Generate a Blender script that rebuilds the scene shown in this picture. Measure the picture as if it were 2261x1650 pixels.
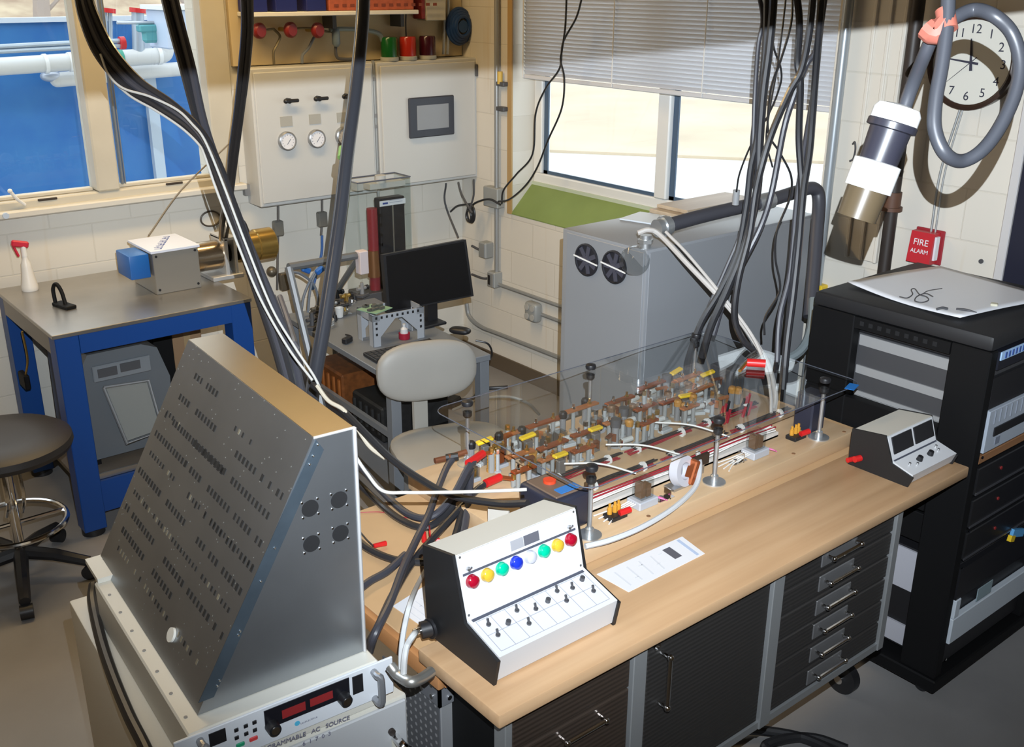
import bpy, bmesh, math, random
from mathutils import Vector, Matrix, Euler
random.seed(7)
for o in list(bpy.data.objects): bpy.data.objects.remove(o)
SC = bpy.context.scene
COL = SC.collection
V = Vector
PI = math.pi

# ------------------------------------------------------------------ camera
CAMP = V((0, 0, 2.35)); FPX = 2292.65; PCX, PCY = 1130.5, 825.0
CR = V((0.77630768, -0.63033882, 0.00440035)); CU = V((0.22042322, 0.2779939, 0.9349508)); CF = V((0.59055905, 0.72483954, -0.35475011))
cam = bpy.data.cameras.new('camera'); cam.sensor_width = 36; cam.lens = 36 * FPX / 2261; cam.clip_start = .05; cam.clip_end = 200
camo = bpy.data.objects.new('camera', cam); COL.objects.link(camo)
m = Matrix.Identity(4)
for i in range(3):
    m[i][0] = CR[i]; m[i][1] = CU[i]; m[i][2] = -CF[i]; m[i][3] = CAMP[i]
camo.matrix_world = m
SC.camera = camo
SC.view_settings.view_transform = 'Standard'; SC.view_settings.look = 'None'
SC.view_settings.gamma = 1; SC.view_settings.use_curve_mapping = False
SC.view_settings.exposure = 0.0

# ------------------------------------------------------------------ light
W = bpy.data.worlds.new('sky'); SC.world = W; W.use_nodes = True
bg = W.node_tree.nodes['Background']; bg.inputs[0].default_value = (.86, .93, 1, 1); bg.inputs[1].default_value = 2.6

def lamp(name, kind, loc, energy, color, aim=None, **kw):
    l = bpy.data.lights.new(name, kind); l.energy = energy; l.color = color
    for k, v in kw.items(): setattr(l, k, v)
    o = bpy.data.objects.new(name, l); COL.objects.link(o); o.location = loc
    if aim is not None: o.rotation_euler = (V(aim) - V(loc)).to_track_quat('-Z', 'Y').to_euler()
    return o
FL = CAMP + CR * .05 + CU * .15
lamp('camera_flash', 'SPOT', FL, 960, (.84, .92, 1), aim=(3.5, 3.7, 1.9), spot_size=math.radians(94), spot_blend=1.0, shadow_soft_size=.002)
lamp('ceiling_lamp_back', 'AREA', (1.7, 4.35, 3.2), 50, (1, .70, .34), aim=(1.7, 4.75, 0), shape='RECTANGLE', size=2.4, size_y=.25)
lamp('ceiling_lamp_front', 'AREA', (-.4, 2.6, 3.2), 9, (1, .76, .45), aim=(-.4, 2.6, 0), shape='RECTANGLE', size=1.2, size_y=.3)

# ------------------------------------------------------------------ pixel survey of the photograph: a sight line cut by a real plane
def ray(px, py): return (px - PCX) * CR - (py - PCY) * CU + FPX * CF
def Zp(px, py, z): d = ray(px, py); return CAMP + d * ((z - CAMP.z) / d.z)
def Xp(px, py, x): d = ray(px, py); return CAMP + d * (x / d.x)
def Yp(px, py, y): d = ray(px, py); return CAMP + d * (y / d.y)
def Dp(px, py, dep): return CAMP + ray(px, py) * (dep / FPX)

# ------------------------------------------------------------------ materials
MATS = {}
def M(name, col, rough=.5, metal=0, var=0, vscale=8, bump=0, bscale=60, spec=.5, emit=None, estr=0, trans=0, coat=0, vcol=None):
    if name in MATS: return MATS[name]
    mt = bpy.data.materials.new(name); mt.use_nodes = True; MATS[name] = mt
    nt = mt.node_tree; p = nt.nodes['Principled BSDF']
    p.inputs['Base Color'].default_value = (*col, 1); p.inputs['Roughness'].default_value = rough; p.inputs['Metallic'].default_value = metal
    p.inputs['Specular IOR Level'].default_value = spec; p.inputs['Transmission Weight'].default_value = trans; p.inputs['Coat Weight'].default_value = coat
    if emit: p.inputs['Emission Color'].default_value = (*emit, 1); p.inputs['Emission Strength'].default_value = estr
    tc = nt.nodes.new('ShaderNodeTexCoord')
    if var:
        n = nt.nodes.new('ShaderNodeTexNoise'); n.inputs['Scale'].default_value = vscale; n.inputs['Detail'].default_value = 6
        nt.links.new(tc.outputs['Object'], n.inputs['Vector'])
        r = nt.nodes.new('ShaderNodeValToRGB'); c2 = vcol or tuple(c * (1 - var) for c in col)
        r.color_ramp.elements[0].position = .3; r.color_ramp.elements[1].position = .7
        r.color_ramp.elements[0].color = (*c2, 1); r.color_ramp.elements[1].color = (*col, 1)
        nt.links.new(n.outputs['Fac'], r.inputs['Fac']); nt.links.new(r.outputs['Color'], p.inputs['Base Color'])
    if bump:
        n2 = nt.nodes.new('ShaderNodeTexNoise'); n2.inputs['Scale'].default_value = bscale; n2.inputs['Detail'].default_value = 4
        nt.links.new(tc.outputs['Object'], n2.inputs['Vector'])
        b = nt.nodes.new('ShaderNodeBump'); b.inputs['Strength'].default_value = bump; b.inputs['Distance'].default_value = .01
        nt.links.new(n2.outputs['Fac'], b.inputs['Height']); nt.links.new(b.outputs['Normal'], p.inputs['Normal'])
    return mt

def glass(name, col=(1, 1, 1), gloss=.06, rough=0.0):
    """thin clear sheet: mostly straight through, some mirror at grazing angles"""
    if name in MATS: return MATS[name]
    mt = bpy.data.materials.new(name); mt.use_nodes = True; MATS[name] = mt
    nt = mt.node_tree; nt.nodes.remove(nt.nodes['Principled BSDF'])
    t = nt.nodes.new('ShaderNodeBsdfTransparent'); t.inputs[0].default_value = (*col, 1)
    g = nt.nodes.new('ShaderNodeBsdfGlossy'); g.inputs['Roughness'].default_value = rough
    lw = nt.nodes.new('ShaderNodeLayerWeight'); lw.inputs['Blend'].default_value = .5
    pw = nt.nodes.new('ShaderNodeMath'); pw.operation = 'POWER'; pw.inputs[1].default_value = 5
    f = nt.nodes.new('ShaderNodeMath'); f.operation = 'MULTIPLY_ADD'; f.inputs[1].default_value = .9; f.inputs[2].default_value = gloss * .5
    nt.links.new(lw.outputs['Facing'], pw.inputs[0]); nt.links.new(pw.outputs[0], f.inputs[0])
    mx = nt.nodes.new('ShaderNodeMixShader')
    nt.links.new(f.outputs[0], mx.inputs[0]); nt.links.new(t.outputs[0], mx.inputs[1]); nt.links.new(g.outputs[0], mx.inputs[2])
    nt.links.new(mx.outputs[0], nt.nodes['Material Output'].inputs[0])
    return mt

def blockwall(name, axis, col, mortar, yellow):
    """painted concrete block: courses, faint joints, rust runs"""
    mt = bpy.data.materials.new(name); mt.use_nodes = True; nt = mt.node_tree; p = nt.nodes['Principled BSDF']; L = nt.links.new
    g = nt.nodes.new('ShaderNodeNewGeometry'); s = nt.nodes.new('ShaderNodeSeparateXYZ'); c = nt.nodes.new('ShaderNodeCombineXYZ')
    L(g.outputs['Position'], s.inputs[0]); L(s.outputs['X' if axis == 'x' else 'Y'], c.inputs[0]); L(s.outputs['Z'], c.inputs[1])
    b = nt.nodes.new('ShaderNodeTexBrick'); b.inputs['Scale'].default_value = 1; b.inputs['Brick Width'].default_value = .4; b.inputs['Row Height'].default_value = .2
    b.inputs['Mortar Size'].default_value = .004; b.inputs['Mortar Smooth'].default_value = .4
    b.inputs['Color1'].default_value = (*col, 1); b.inputs['Color2'].default_value = (*[k * .97 for k in col], 1); b.inputs['Mortar'].default_value = (*mortar, 1)
    L(c.outputs[0], b.inputs['Vector'])
    mp = nt.nodes.new('ShaderNodeMapping'); mp.inputs['Scale'].default_value = (9, .7, 1); L(c.outputs[0], mp.inputs[0])
    n = nt.nodes.new('ShaderNodeTexNoise'); n.inputs['Scale'].default_value = 1; n.inputs['Detail'].default_value = 3; L(mp.outputs[0], n.inputs['Vector'])
    r = nt.nodes.new('ShaderNodeValToRGB'); r.color_ramp.elements[0].position = .62; r.color_ramp.elements[1].position = .8
    r.color_ramp.elements[0].color = (0, 0, 0, 1); r.color_ramp.elements[1].color = (.5, .5, .5, 1); L(n.outputs['Fac'], r.inputs[0])
    mx = nt.nodes.new('ShaderNodeMixRGB'); mx.inputs[2].default_value = (*yellow, 1); L(r.outputs[0], mx.inputs[0]); L(b.outputs['Color'], mx.inputs[1])
    L(mx.outputs[0], p.inputs['Base Color']); p.inputs['Roughness'].default_value = .6
    bp = nt.nodes.new('ShaderNodeBump'); bp.invert = True; bp.inputs['Strength'].default_value = .35; bp.inputs['Distance'].default_value = .006
    L(b.outputs['Fac'], bp.inputs['Height']); L(bp.outputs['Normal'], p.inputs['Normal'])
    return mt

def woodmat(name, c1, c2, axis='x', rough=.45):
    if name in MATS: return MATS[name]
    mt = bpy.data.materials.new(name); mt.use_nodes = True; MATS[name] = mt; nt = mt.node_tree; p = nt.nodes['Principled BSDF']; L = nt.links.new
    g = nt.nodes.new('ShaderNodeNewGeometry'); mp = nt.nodes.new('ShaderNodeMapping')
    mp.inputs['Scale'].default_value = (1.2, 26, 26) if axis == 'x' else (26, 1.2, 26)
    L(g.outputs['Position'], mp.inputs[0]); n = nt.nodes.new('ShaderNodeTexNoise'); n.inputs['Scale'].default_value = 1; n.inputs['Detail'].default_value = 5
    L(mp.outputs[0], n.inputs['Vector']); r = nt.nodes.new('ShaderNodeValToRGB'); r.color_ramp.elements[0].position = .3; r.color_ramp.elements[1].position = .75
    r.color_ramp.elements[0].color = (*c1, 1); r.color_ramp.elements[1].color = (*c2, 1); L(n.outputs['Fac'], r.inputs[0])
    n3 = nt.nodes.new('ShaderNodeTexNoise'); n3.inputs['Scale'].default_value = 3; L(g.outputs['Position'], n3.inputs['Vector'])
    mx = nt.nodes.new('ShaderNodeMixRGB'); mx.blend_type = 'MULTIPLY'; mx.inputs[0].default_value = .25; L(r.outputs[0], mx.inputs[1]); L(n3.outputs['Fac'], mx.inputs[2])
    L(mx.outputs[0], p.inputs['Base Color']); p.inputs['Roughness'].default_value = rough
    return mt

# palette
WHITE = M('white_paint', (.78, .78, .76), .4); OFFWHITE = M('cream_enamel', (.66, .65, .60), .45, var=.06, vscale=3)
CABWHITE = M('cabinet_white', (.53, .53, .51), .35); BLACK = M('black_plastic', (.012, .012, .014), .45); BLACKM = M('black_metal', (.005, .005, .0055), .6, spec=.2)
RUBBER = M('black_rubber', (.018, .018, .02), .38); GREYC = M('grey_cabinet', (.235, .245, .26), .38); STEEL = M('steel', (.55, .55, .55), .32, .9, var=.15, vscale=5)
CHROME = M('chrome', (.8, .8, .8), .12, 1); ALU = M('aluminium', (.41, .435, .465), .36, .9, var=.18, vscale=4); ZINC = M('zinc', (.55, .57, .58), .35, .8)
BLUE = M('blue_paint', (.006, .055, .24), .4); BLUE2 = M('blue_bright', (.01, .14, .45), .4); RED = M('red_plastic', (.55, .015, .015), .35)
YEL = M('yellow_plastic', (.75, .50, .02), .4); COPPER = M('copper', (.44, .125, .045), .35, .7); ORANGE = M('orange_plastic', (.65, .16, .03), .45)
BRASS = M('brass', (.60, .40, .12), .25, .9); GREYP = M('grey_plastic', (.22, .22, .22), .5); GREYD = M('dark_grey', (.07, .07, .075), .5)
WCAB = M('white_cable', (.72, .70, .66), .45); CREAMM = M('conduit_grey', (.36, .37, .36), .4, .3); DARKP = M('brown_pipe', (.03, .022, .018), .5)
PAPER = M('paper', (.72, .72, .745), .7); INK = M('ink', (.03, .03, .05), .8); INKB = M('blue_ink', (.02, .05, .25), .7)
BEIGE = M('beige_vinyl', (.315, .30, .27), .5, var=.05); WOOD = woodmat('bench_wood', (.52, .315, .165), (.66, .43, .245)); WOODB = woodmat('board_wood', (.57, .38, .215), (.68, .48, .29))
WOODO = woodmat('orange_wood', (.40, .17, .06), (.52, .25, .10), 'y'); CARD = M('cardboard', (.28, .17, .09), .8)
CLEAR = glass('clear_acrylic', (.93, .95, .95)); PLEXI = glass('plexiglass', (.96, .97, .97)); PANE = glass('window_glass', (.96, .98, .98))
CLEARSM = glass('clear_relay_cover', (.86, .87, .87))

# ------------------------------------------------------------------ mesh builder
def catmull(pts, n=8):
    pts = [V(p) for p in pts]
    if len(pts) < 3: return pts
    out = []; P = [pts[0] * 2 - pts[1]] + pts + [pts[-1] * 2 - pts[-2]]
    for i in range(1, len(P) - 2):
        a, b, c, d = P[i - 1], P[i], P[i + 1], P[i + 2]
        for k in range(n):
            t = k / n
            out.append(.5 * ((2 * b) + (c - a) * t + (2 * a - 5 * b + 4 * c - d) * t * t + (3 * b - a - 3 * c + d) * t ** 3))
    out.append(pts[-1]); return out

def root_matrix(o):
    while o.parent: o = o.parent
    return Matrix.LocRotScale(o.location, o.rotation_euler, o.scale)

class B:
    def __init__(s): s.bm = bmesh.new()
    def _ret(s, geom, mat):
        bmesh.ops.transform(s.bm, matrix=mat, verts=[g for g in geom if isinstance(g, bmesh.types.BMVert)])
    def box(s, c, d, rot=None, bev=0, seg=1):
        g = bmesh.ops.create_cube(s.bm, size=1)['verts']
        bmesh.ops.scale(s.bm, vec=V(d), verts=g)
        if bev:
            e = {x for v in g for x in v.link_edges}
            r = bmesh.ops.bevel(s.bm, geom=list(e), offset=bev, segments=seg, profile=.5, affect='EDGES')
            g = list({v for f in r['faces'] for v in f.verts} | {v for v in g if v.is_valid})
            # all verts of this island
            st = list(g); seen = set(g)
            while st:
                v = st.pop()
                for ed in v.link_edges:
                    w = ed.other_vert(v)
                    if w not in seen: seen.add(w); st.append(w)
            g = list(seen)
        mt = Matrix.Translation(V(c))
        if rot is not None: mt = mt @ (rot if isinstance(rot, Matrix) else Euler(rot).to_matrix().to_4x4())
        bmesh.ops.transform(s.bm, matrix=mt, verts=g); return s
    def bb(s, x0, x1, y0, y1, z0, z1, bev=0, seg=1):
        return s.box(((x0 + x1) / 2, (y0 + y1) / 2, (z0 + z1) / 2), (abs(x1 - x0), abs(y1 - y0), abs(z1 - z0)), bev=bev, seg=seg)
    def cyl(s, p0, p1, r0, r1=None, seg=16):
        p0, p1 = V(p0), V(p1); d = p1 - p0
        g = bmesh.ops.create_cone(s.bm, cap_ends=True, segments=seg, radius1=r0, radius2=r0 if r1 is None else r1, depth=d.length)['verts']
        bmesh.ops.transform(s.bm, matrix=Matrix.Translation((p0 + p1) / 2) @ d.to_track_quat('Z', 'Y').to_matrix().to_4x4(), verts=g); return s
    def tube(s, pts, r, seg=8, n=8, smooth=True):
        P = catmull(pts, n) if smooth else [V(p) for p in pts]
        rings = []; up = None
        for i, p in enumerate(P):
            t = (P[min(i + 1, len(P) - 1)] - P[max(i - 1, 0)]).normalized()
            if up is None: up = V((0, 0, 1)) if abs(t.z) < .9 else V((1, 0, 0))
            a = t.cross(up)
            if a.length < 1e-6: a = t.orthogonal()
            a.normalize(); b = a.cross(t).normalized(); up = b
            rr = r(i / (len(P) - 1)) if callable(r) else r
            rings.append([s.bm.verts.new(p + (a * math.cos(2 * PI * k / seg) + b * math.sin(2 * PI * k / seg)) * rr) for k in range(seg)])
        for A, C in zip(rings, rings[1:]):
            for k in range(seg): s.bm.faces.new((A[k], A[(k + 1) % seg], C[(k + 1) % seg], C[k]))
        s.bm.faces.new(rings[0][::-1]); s.bm.faces.new(rings[-1]); return s
    def lathe(s, prof, c=(0, 0, 0), axis=(0, 0, 1), seg=24):
        q = V(axis).to_track_quat('Z', 'Y').to_matrix(); rings = []
        for r, z in prof:
            if r < 1e-6: rings.append([s.bm.verts.new(V(c) + q @ V((0, 0, z)))])
            else: rings.append([s.bm.verts.new(V(c) + q @ V((r * math.cos(2 * PI * k / seg), r * math.sin(2 * PI * k / seg), z))) for k in range(seg)])
        for A, C in zip(rings, rings[1:]):
            for k in range(seg):
                k2 = (k + 1) % seg
                if len(A) == 1 and len(C) == 1: continue
                if len(A) == 1: s.bm.faces.new((A[0], C[k2], C[k]))
                elif len(C) == 1: s.bm.faces.new((A[k], A[k2], C[0]))
                else: s.bm.faces.new((A[k], A[k2], C[k2], C[k]))
        if len(rings[0]) > 1: s.bm.faces.new(rings[0][::-1])
        if len(rings[-1]) > 1: s.bm.faces.new(rings[-1])
        return s
    def prism(s, poly, vec):
        A = [s.bm.verts.new(V(p)) for p in poly]; C = [s.bm.verts.new(V(p) + V(vec)) for p in poly]; n = len(A)
        s.bm.faces.new(A); s.bm.faces.new(C[::-1])
        for k in range(n): s.bm.faces.new((A[k], C[k], C[(k + 1) % n], A[(k + 1) % n]))
        return s
    def sph(s, c, r, sc=(1, 1, 1), u=16, v=10, rot=None):
        g = bmesh.ops.create_uvsphere(s.bm, u_segments=u, v_segments=v, radius=r)['verts']
        bmesh.ops.scale(s.bm, vec=V(sc), verts=g)
        mt = Matrix.Translation(V(c))
        if rot is not None: mt = mt @ Euler(rot).to_matrix().to_4x4()
        bmesh.ops.transform(s.bm, matrix=mt, verts=g); return s
    def sup(s, c, d, e=.35, rot=None, u=32, v=16):
        """rounded cushion: superellipsoid of full size d"""
        g = bmesh.ops.create_uvsphere(s.bm, u_segments=u, v_segments=v, radius=1)['verts']
        f = lambda a, k: math.copysign(abs(a) ** k, a)
        for q in g:
            r = math.hypot(q.co.x, q.co.y); cz = f(q.co.z, .75 if e < .99 else 1)
            if r > 1e-6:
                ca, sa = q.co.x / r, q.co.y / r; rr = r ** .75 if e < .99 else r
                q.co = V((f(ca, e) * rr, f(sa, e) * rr, cz))
            else: q.co = V((0, 0, cz))
        bmesh.ops.scale(s.bm, vec=V(d) / 2, verts=g); mt = Matrix.Translation(V(c))
        if rot is not None: mt = mt @ Euler(rot).to_matrix().to_4x4()
        bmesh.ops.transform(s.bm, matrix=mt, verts=g); return s
    def slab(s, quad, nrm, t):
        """thin sheet with thickness t under quad"""
        return s.prism([V(q) for q in quad], V(nrm) * t)
    def build(s, name, mat, parent=None, sharp=35, subs=0):
        bm = s.bm; bmesh.ops.recalc_face_normals(bm, faces=bm.faces)
        if parent is not None: bm.transform(root_matrix(parent).inverted())
        for f in bm.faces: f.smooth = True
        for e in bm.edges:
            if len(e.link_faces) == 2: e.smooth = e.calc_face_angle(0) < math.radians(sharp)
        me = bpy.data.meshes.new(name); bm.to_mesh(me); bm.free(); me.materials.append(mat)
        o = bpy.data.objects.new(name, me); COL.objects.link(o)
        if parent is not None: o.parent = parent
        if subs: md = o.modifiers.new('s', 'SUBSURF'); md.levels = subs; md.render_levels = subs
        return o

def tag(o, label, cat, group=None, kind=None):
    if label: o['label'] = label
    if cat: o['category'] = cat
    if group: o['group'] = group
    if kind: o['kind'] = kind
    return o
def thing(name, label, cat, loc=(0, 0, 0), rz=0, group=None):
    o = bpy.data.objects.new(name, None); COL.objects.link(o); o.location = loc; o.rotation_euler = (0, 0, rz); o.empty_display_size = .1
    return tag(o, label, cat, group)
def struct(o): o['kind'] = 'structure'; return o
def lab(o, l): o['label'] = l; return o
def dup(root, loc, label=None, rz=None):
    r = root.copy(); COL.objects.link(r); r.location = loc
    if rz is not None: r.rotation_euler = (0, 0, rz)
    if label: r['label'] = label
    for ch in list(root.children):
        c = ch.copy(); COL.objects.link(c); c.parent = r
        for g in ch.children:
            d = g.copy(); COL.objects.link(d); d.parent = c
    return r
def text(s, name, mat, parent, org, xdir, ydir, size, align='LEFT', ext=.0006):
    """lettering lying in the plane xdir, ydir; org in world space"""
    cu = bpy.data.curves.new(name, 'FONT'); cu.body = s; cu.size = size; cu.align_x = align; cu.extrude = ext
    to = bpy.data.objects.new('tmp', cu); COL.objects.link(to)
    dg = bpy.context.evaluated_depsgraph_get(); me = bpy.data.meshes.new_from_object(to.evaluated_get(dg))
    bpy.data.objects.remove(to)
    x = V(xdir).normalized(); y = V(ydir); y = (y - x * y.dot(x)).normalized(); z = x.cross(y)
    mt = Matrix(((x.x, y.x, z.x, org[0]), (x.y, y.y, z.y, org[1]), (x.z, y.z, z.z, org[2]), (0, 0, 0, 1)))
    me.transform(root_matrix(parent).inverted() @ mt); me.materials.clear(); me.materials.append(mat)
    o = bpy.data.objects.new(name, me); COL.objects.link(o); o.parent = parent; return o
def scribble(name, mat, parent, org, xd, yd, n, h):
    """a run of short upright strokes: print too blurred in the photograph to read"""
    x = V(xd).normalized(); y = V(yd).normalized(); nrm = x.cross(y); b = B(); rs = random.Random(n); u = 0
    for k in range(n):
        w = h * rs.uniform(.35, .7); hh = h * rs.uniform(.7, 1); o = V(org) + x * u
        b.prism([o, o + x * h * .16, o + x * h * .16 + y * hh, o + y * hh], nrm * .0005); b.prism([o, o + x * w, o + x * w + y * h * .16, o + y * h * .16], nrm * .0004)
        if k % 2: b.prism([o + y * hh * .5, o + x * w + y * hh * .5, o + x * w + y * hh * .66, o + y * hh * .66], nrm * .0004)
        u += w + h * .25
    return b.build(name, mat, parent)
def cable(name, label, cat, pts, r, mat, group=None, seg=8):
    return tag(B().tube(pts, r, seg).build(name, mat), label, cat, group)

# ================================================================== SETTING
WALLB = blockwall('painted_block_back', 'x', (.66, .63, .56), (.60, .57, .50), (.50, .36, .17))
WALLR = blockwall('painted_block_right', 'y', (.66, .62, .545), (.60, .56, .485), (.50, .35, .16))
CREAM = M('cream_window_paint', (.53, .495, .41), .5, var=.08, vscale=6)
FLOORM = M('concrete_floor', (.30, .29, .285), .42, var=.3, vscale=1.6, bump=.05, bscale=30)
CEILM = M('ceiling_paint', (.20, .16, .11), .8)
RX, BY = 3.9, 5.3            # inner faces of the right and back walls
struct(B().bb(-1.5, RX + .2, -1.0, BY + .2, -.1, 0).build('floor', FLOORM))
struct(B().bb(-1.5, RX + .3, -1.0, BY + .3, 3.3, 3.4).build('ceiling', CEILM))
b = B(); wx0, wx1, wz0, wz1 = .15, 2.28, 1.32, 2.95
b.bb(-1.5, RX + .25, BY, BY + .2, 0, wz0); b.bb(-1.5, RX + .25, BY, BY + .2, wz1, 3.3)
b.bb(-1.5, wx0, BY, BY + .2, wz0, wz1); b.bb(wx1, RX + .25, BY, BY + .2, wz0, wz1)
struct(b.build('wall_back', WALLB))
vy0, vy1, vz0, vz1 = 2.66, 4.80, 1.03, 2.95
b = B(); b.bb(RX, RX + .25, -1.0, BY, 0, vz0); b.bb(RX, RX + .25, -1.0, BY, vz1, 3.3)
b.bb(RX, RX + .25, -1.0, vy0, vz0, vz1); b.bb(RX, RX + .25, vy1, BY, vz0, vz1)
struct(b.build('wall_right', WALLR))
struct(B().bb(-1.6, -1.5, -1.0, BY + .2, -.1, 3.4).build('wall_left', CEILM))
struct(B().bb(-1.6, RX + .25, -1.1, -1.0, -.1, 3.4).build('wall_front', CEILM))
# unseen beam across the room above the camera, added to cut off the flash
struct(B().bb(-1.5, RX, .33, .45, 2.4495, 2.70).build('flash_cutoff_beam', CREAM))
# baseboard
struct(B().bb(RX - .012, RX, 2.0, BY, 0, .10, bev=.003).build('baseboard_right', M('brown_vinyl', (.10, .075, .05), .5)))
struct(B().bb(-1.5, RX - .012, BY - .012, BY, 0, .10, bev=.003).build('baseboard_back', MATS['brown_vinyl']))

# window in the back wall
w = bpy.data.objects.new('window_1', None); COL.objects.link(w); struct(w); w.location = (1.2, BY, 1.3)
b = B(); b.bb(wx0, wx1, BY - .02, BY + .10, 1.30, 1.355, bev=.006); b.bb(wx1 - .012, 2.40, BY - .025, BY + .08, 1.30, 2.95, bev=.006)
b.bb(wx0 - .1, wx0 + .04, BY - .025, BY + .08, 1.30, 2.95, bev=.006); b.bb(wx0, wx1, BY - .02, BY + .1, 2.9, 3.0)
struct(b.build('window_frame', CREAM, w))
b = B(); b.bb(1.645, 1.757, BY - .03, BY + .10, 1.356, 2.95, bev=.008)
b.bb(wx0 + .045, 1.64, BY + .03, BY + .08, 1.356, 1.372, bev=.003); b.bb(1.76, 2.262, BY + .03, BY + .08, 1.356, 1.372, bev=.003)
struct(b.build('mullion', CREAM, w))
b = B(); b.bb(1.785, 1.793, BY + .02, BY + .05, 1.373, 2.95); b.bb(1.803, 1.808, BY + .03, BY + .05, 1.373, 2.95)
struct(b.build('screen_track', M('grey_track', (.25, .27, .28), .4, .5), w))
for x0, x1 in ((wx0 + .05, 1.645), (1.757, 2.265)):
    struct(B().bb(x0, x1, BY + .055, BY + .06, 1.37, 2.95).build('pane', PANE, w))
struct(B().bb(wx0 - .15, 2.42, BY - .07, BY - .0, 1.285, 1.318, bev=.006).build('window_sill', M('sill_white', (.62, .60, .54), .5), w))
c0 = Yp(55, 452, BY - .03)
b = B().tube([c0, Yp(38, 440, BY - .05), Yp(22, 422, BY - .06)], .008); b.sph(Yp(22, 422, BY - .06), .011)
struct(b.build('crank_handle', WHITE, w))
for px, py in ((105, 440), (385, 405)):
    p = Yp(px, py, BY - .02); struct(B().box(p, (.09, .01, .012), bev=.003).build('latch', DARKP, w))
p = Yp(12, 476, BY - .07); struct(B().cyl(p, p + V((0, -.012, 0)), .014).build('sill_bolt', M('pale_blue_plastic', (.5, .6, .75), .4), w))

# window in the right wall
FRW = M('window_white', (.72, .72, .70), .4); GASK = M('blue_grey_gasket', (.06, .10, .16), .4)
w = bpy.data.objects.new('window_2', None); COL.objects.link(w); struct(w); w.location = (RX + .2, 3.7, 1.2)
FX = RX + .17
b = B(); b.bb(FX, FX + .07, vy0, vy1, 1.19, 1.265, bev=.006); b.bb(FX, FX + .07, vy1 - .07, vy1, 1.266, 2.95, bev=.005); b.bb(FX, FX + .07, vy0, vy0 + .07, 1.266, 2.95, bev=.005)
b.bb(FX + .001, FX + .07, vy0 + .07, vy1 - .07, 2.88, 2.95)
b.bb(FX - .01, FX + .07, 3.715, 3.80, 1.266, 2.95, bev=.006)
struct(b.build('window_frame', FRW, w))
b = B()
for y0, y1 in ((vy0 + .07, 3.715), (3.80, vy1 - .07)):
    b.bb(FX + .02, FX + .03, y0, y1, 1.265, 1.285); b.bb(FX + .02, FX + .03, y1 - .035, y1, 1.265, 2.9); b.bb(FX + .02, FX + .03, y0, y0 + .012, 1.265, 2.9)
struct(b.build('gasket', GASK, w))
for y0, y1 in ((vy0 + .07, 3.715), (3.80, vy1 - .07)):
    struct(B().bb(FX + .035, FX + .04, y0, y1, 1.265, 2.9).build('pane', PANE, w))
GREEN = M('green_paint', (.20, .27, .075), .55, var=.12, vscale=5)
struct(B().prism([(RX - .002, vy0, 1.03), (FX, vy0, 1.03), (FX, vy0, 1.195), (FX - .01, vy0, 1.195), (RX - .002, vy0, 1.036)], (0, vy1 - vy0, 0)).build('window_sill', GREEN, w))
struct(B().bb(FX - .012, FX + .002, vy0, vy1, 1.192, 1.212).build('sill_strip', M('pale_green', (.5, .56, .42), .5), w))
struct(B().bb(RX - .006, RX + .004, vy1 - .005, vy1 + .035, 1.03, 2.95).build('trim_2', M('varnished_strip', (.42, .27, .11), .45)))

# panel strips, dark door at the far right
ya, yb = Xp(1918, 200, RX).y, Xp(1985, 200, RX).y; zb = Xp(1880, 568, RX).z
b = B(); b.bb(RX - .012, RX, yb, ya, zb, 3.3, bev=.003)
for k in (0, .5, 1): b.bb(RX - .022, RX, ya + (yb - ya) * k - .008, ya + (yb - ya) * k + .008, zb, 3.3, bev=.003)
struct(b.build('trim_3', WALLR))
yd = Xp(2236, 520, RX).y
d = bpy.data.objects.new('door_1', None); COL.objects.link(d); struct(d); d.location = (RX, yd - .5, 0)
struct(B().bb(RX - .03, RX, yd, yd + .035, 0, 2.1, bev=.004).build('door_frame', M('door_frame_grey', (.55, .53, .52), .5), d))
struct(B().bb(RX - .02, RX, yd - .9, yd, 0, 2.08, bev=.003).build('door_leaf', M('dark_navy', (.015, .016, .03), .4), d))

# ------------------------------------------------------------------ outside
struct(B().bb(-30, 60, BY + .2, 70, -.12, -.02).build('ground', M('sunlit_concrete', (.62, .61, .58), .8, var=.06)))
struct(B().bb(RX + .25, 60, -30, BY + .2, -.12, -.02).build('pavement', MATS['sunlit_concrete']))
GRASS = M('dry_grass', (.60, .49, .355), .9, var=.22, vscale=.5, bump=.3, bscale=12)
struct(B().prism([(9.6, 12.3, -.03), (11.6, 9.7, -.03), (15.5, 4.5, -.03), (60, 4.5, -.03), (60, 60, -.03), (9.6, 60, -.03)], (0, 0, .05)).build('lawn', GRASS))
BANK = M('leaf_litter', (.50, .40, .27), .9, var=.5, vscale=2.5, vcol=(.30, .21, .14))
struct(B().prism([(-30, 13, -.02), (-30, 20, 1.6), (-30, 40, 9), (-30, 60, 9), (-30, 60, -.02)], (39, 0, 0)).build('hill', BANK))
CONT = M('blue_container', (.012, .11, .36), .5, var=.18, vscale=3, vcol=(.03, .16, .40))
t = thing('storage_tank', 'long blue steel container standing outside the back window', 'container', (3, 8.5, 0))
b = B(); b.bb(-1.5, 5.4, 8.5, 8.95, 0, 2.06)
b.build('body', CONT, t); B().bb(-1.52, 5.42, 8.47, 8.56, 2.04, 2.075).build('rim', M('pale_rim', (.55, .60, .66), .5), t)
B().bb(3.115, 3.20, 8.44, 8.5, 0, 1.95).build('post', M('pale_post', (.40, .47, .55), .5), t)
PVC = M('white_pvc', (.62, .62, .60), .4)
def outp(pts): return [Yp(px, py, 8.2) for px, py in pts]
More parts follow.
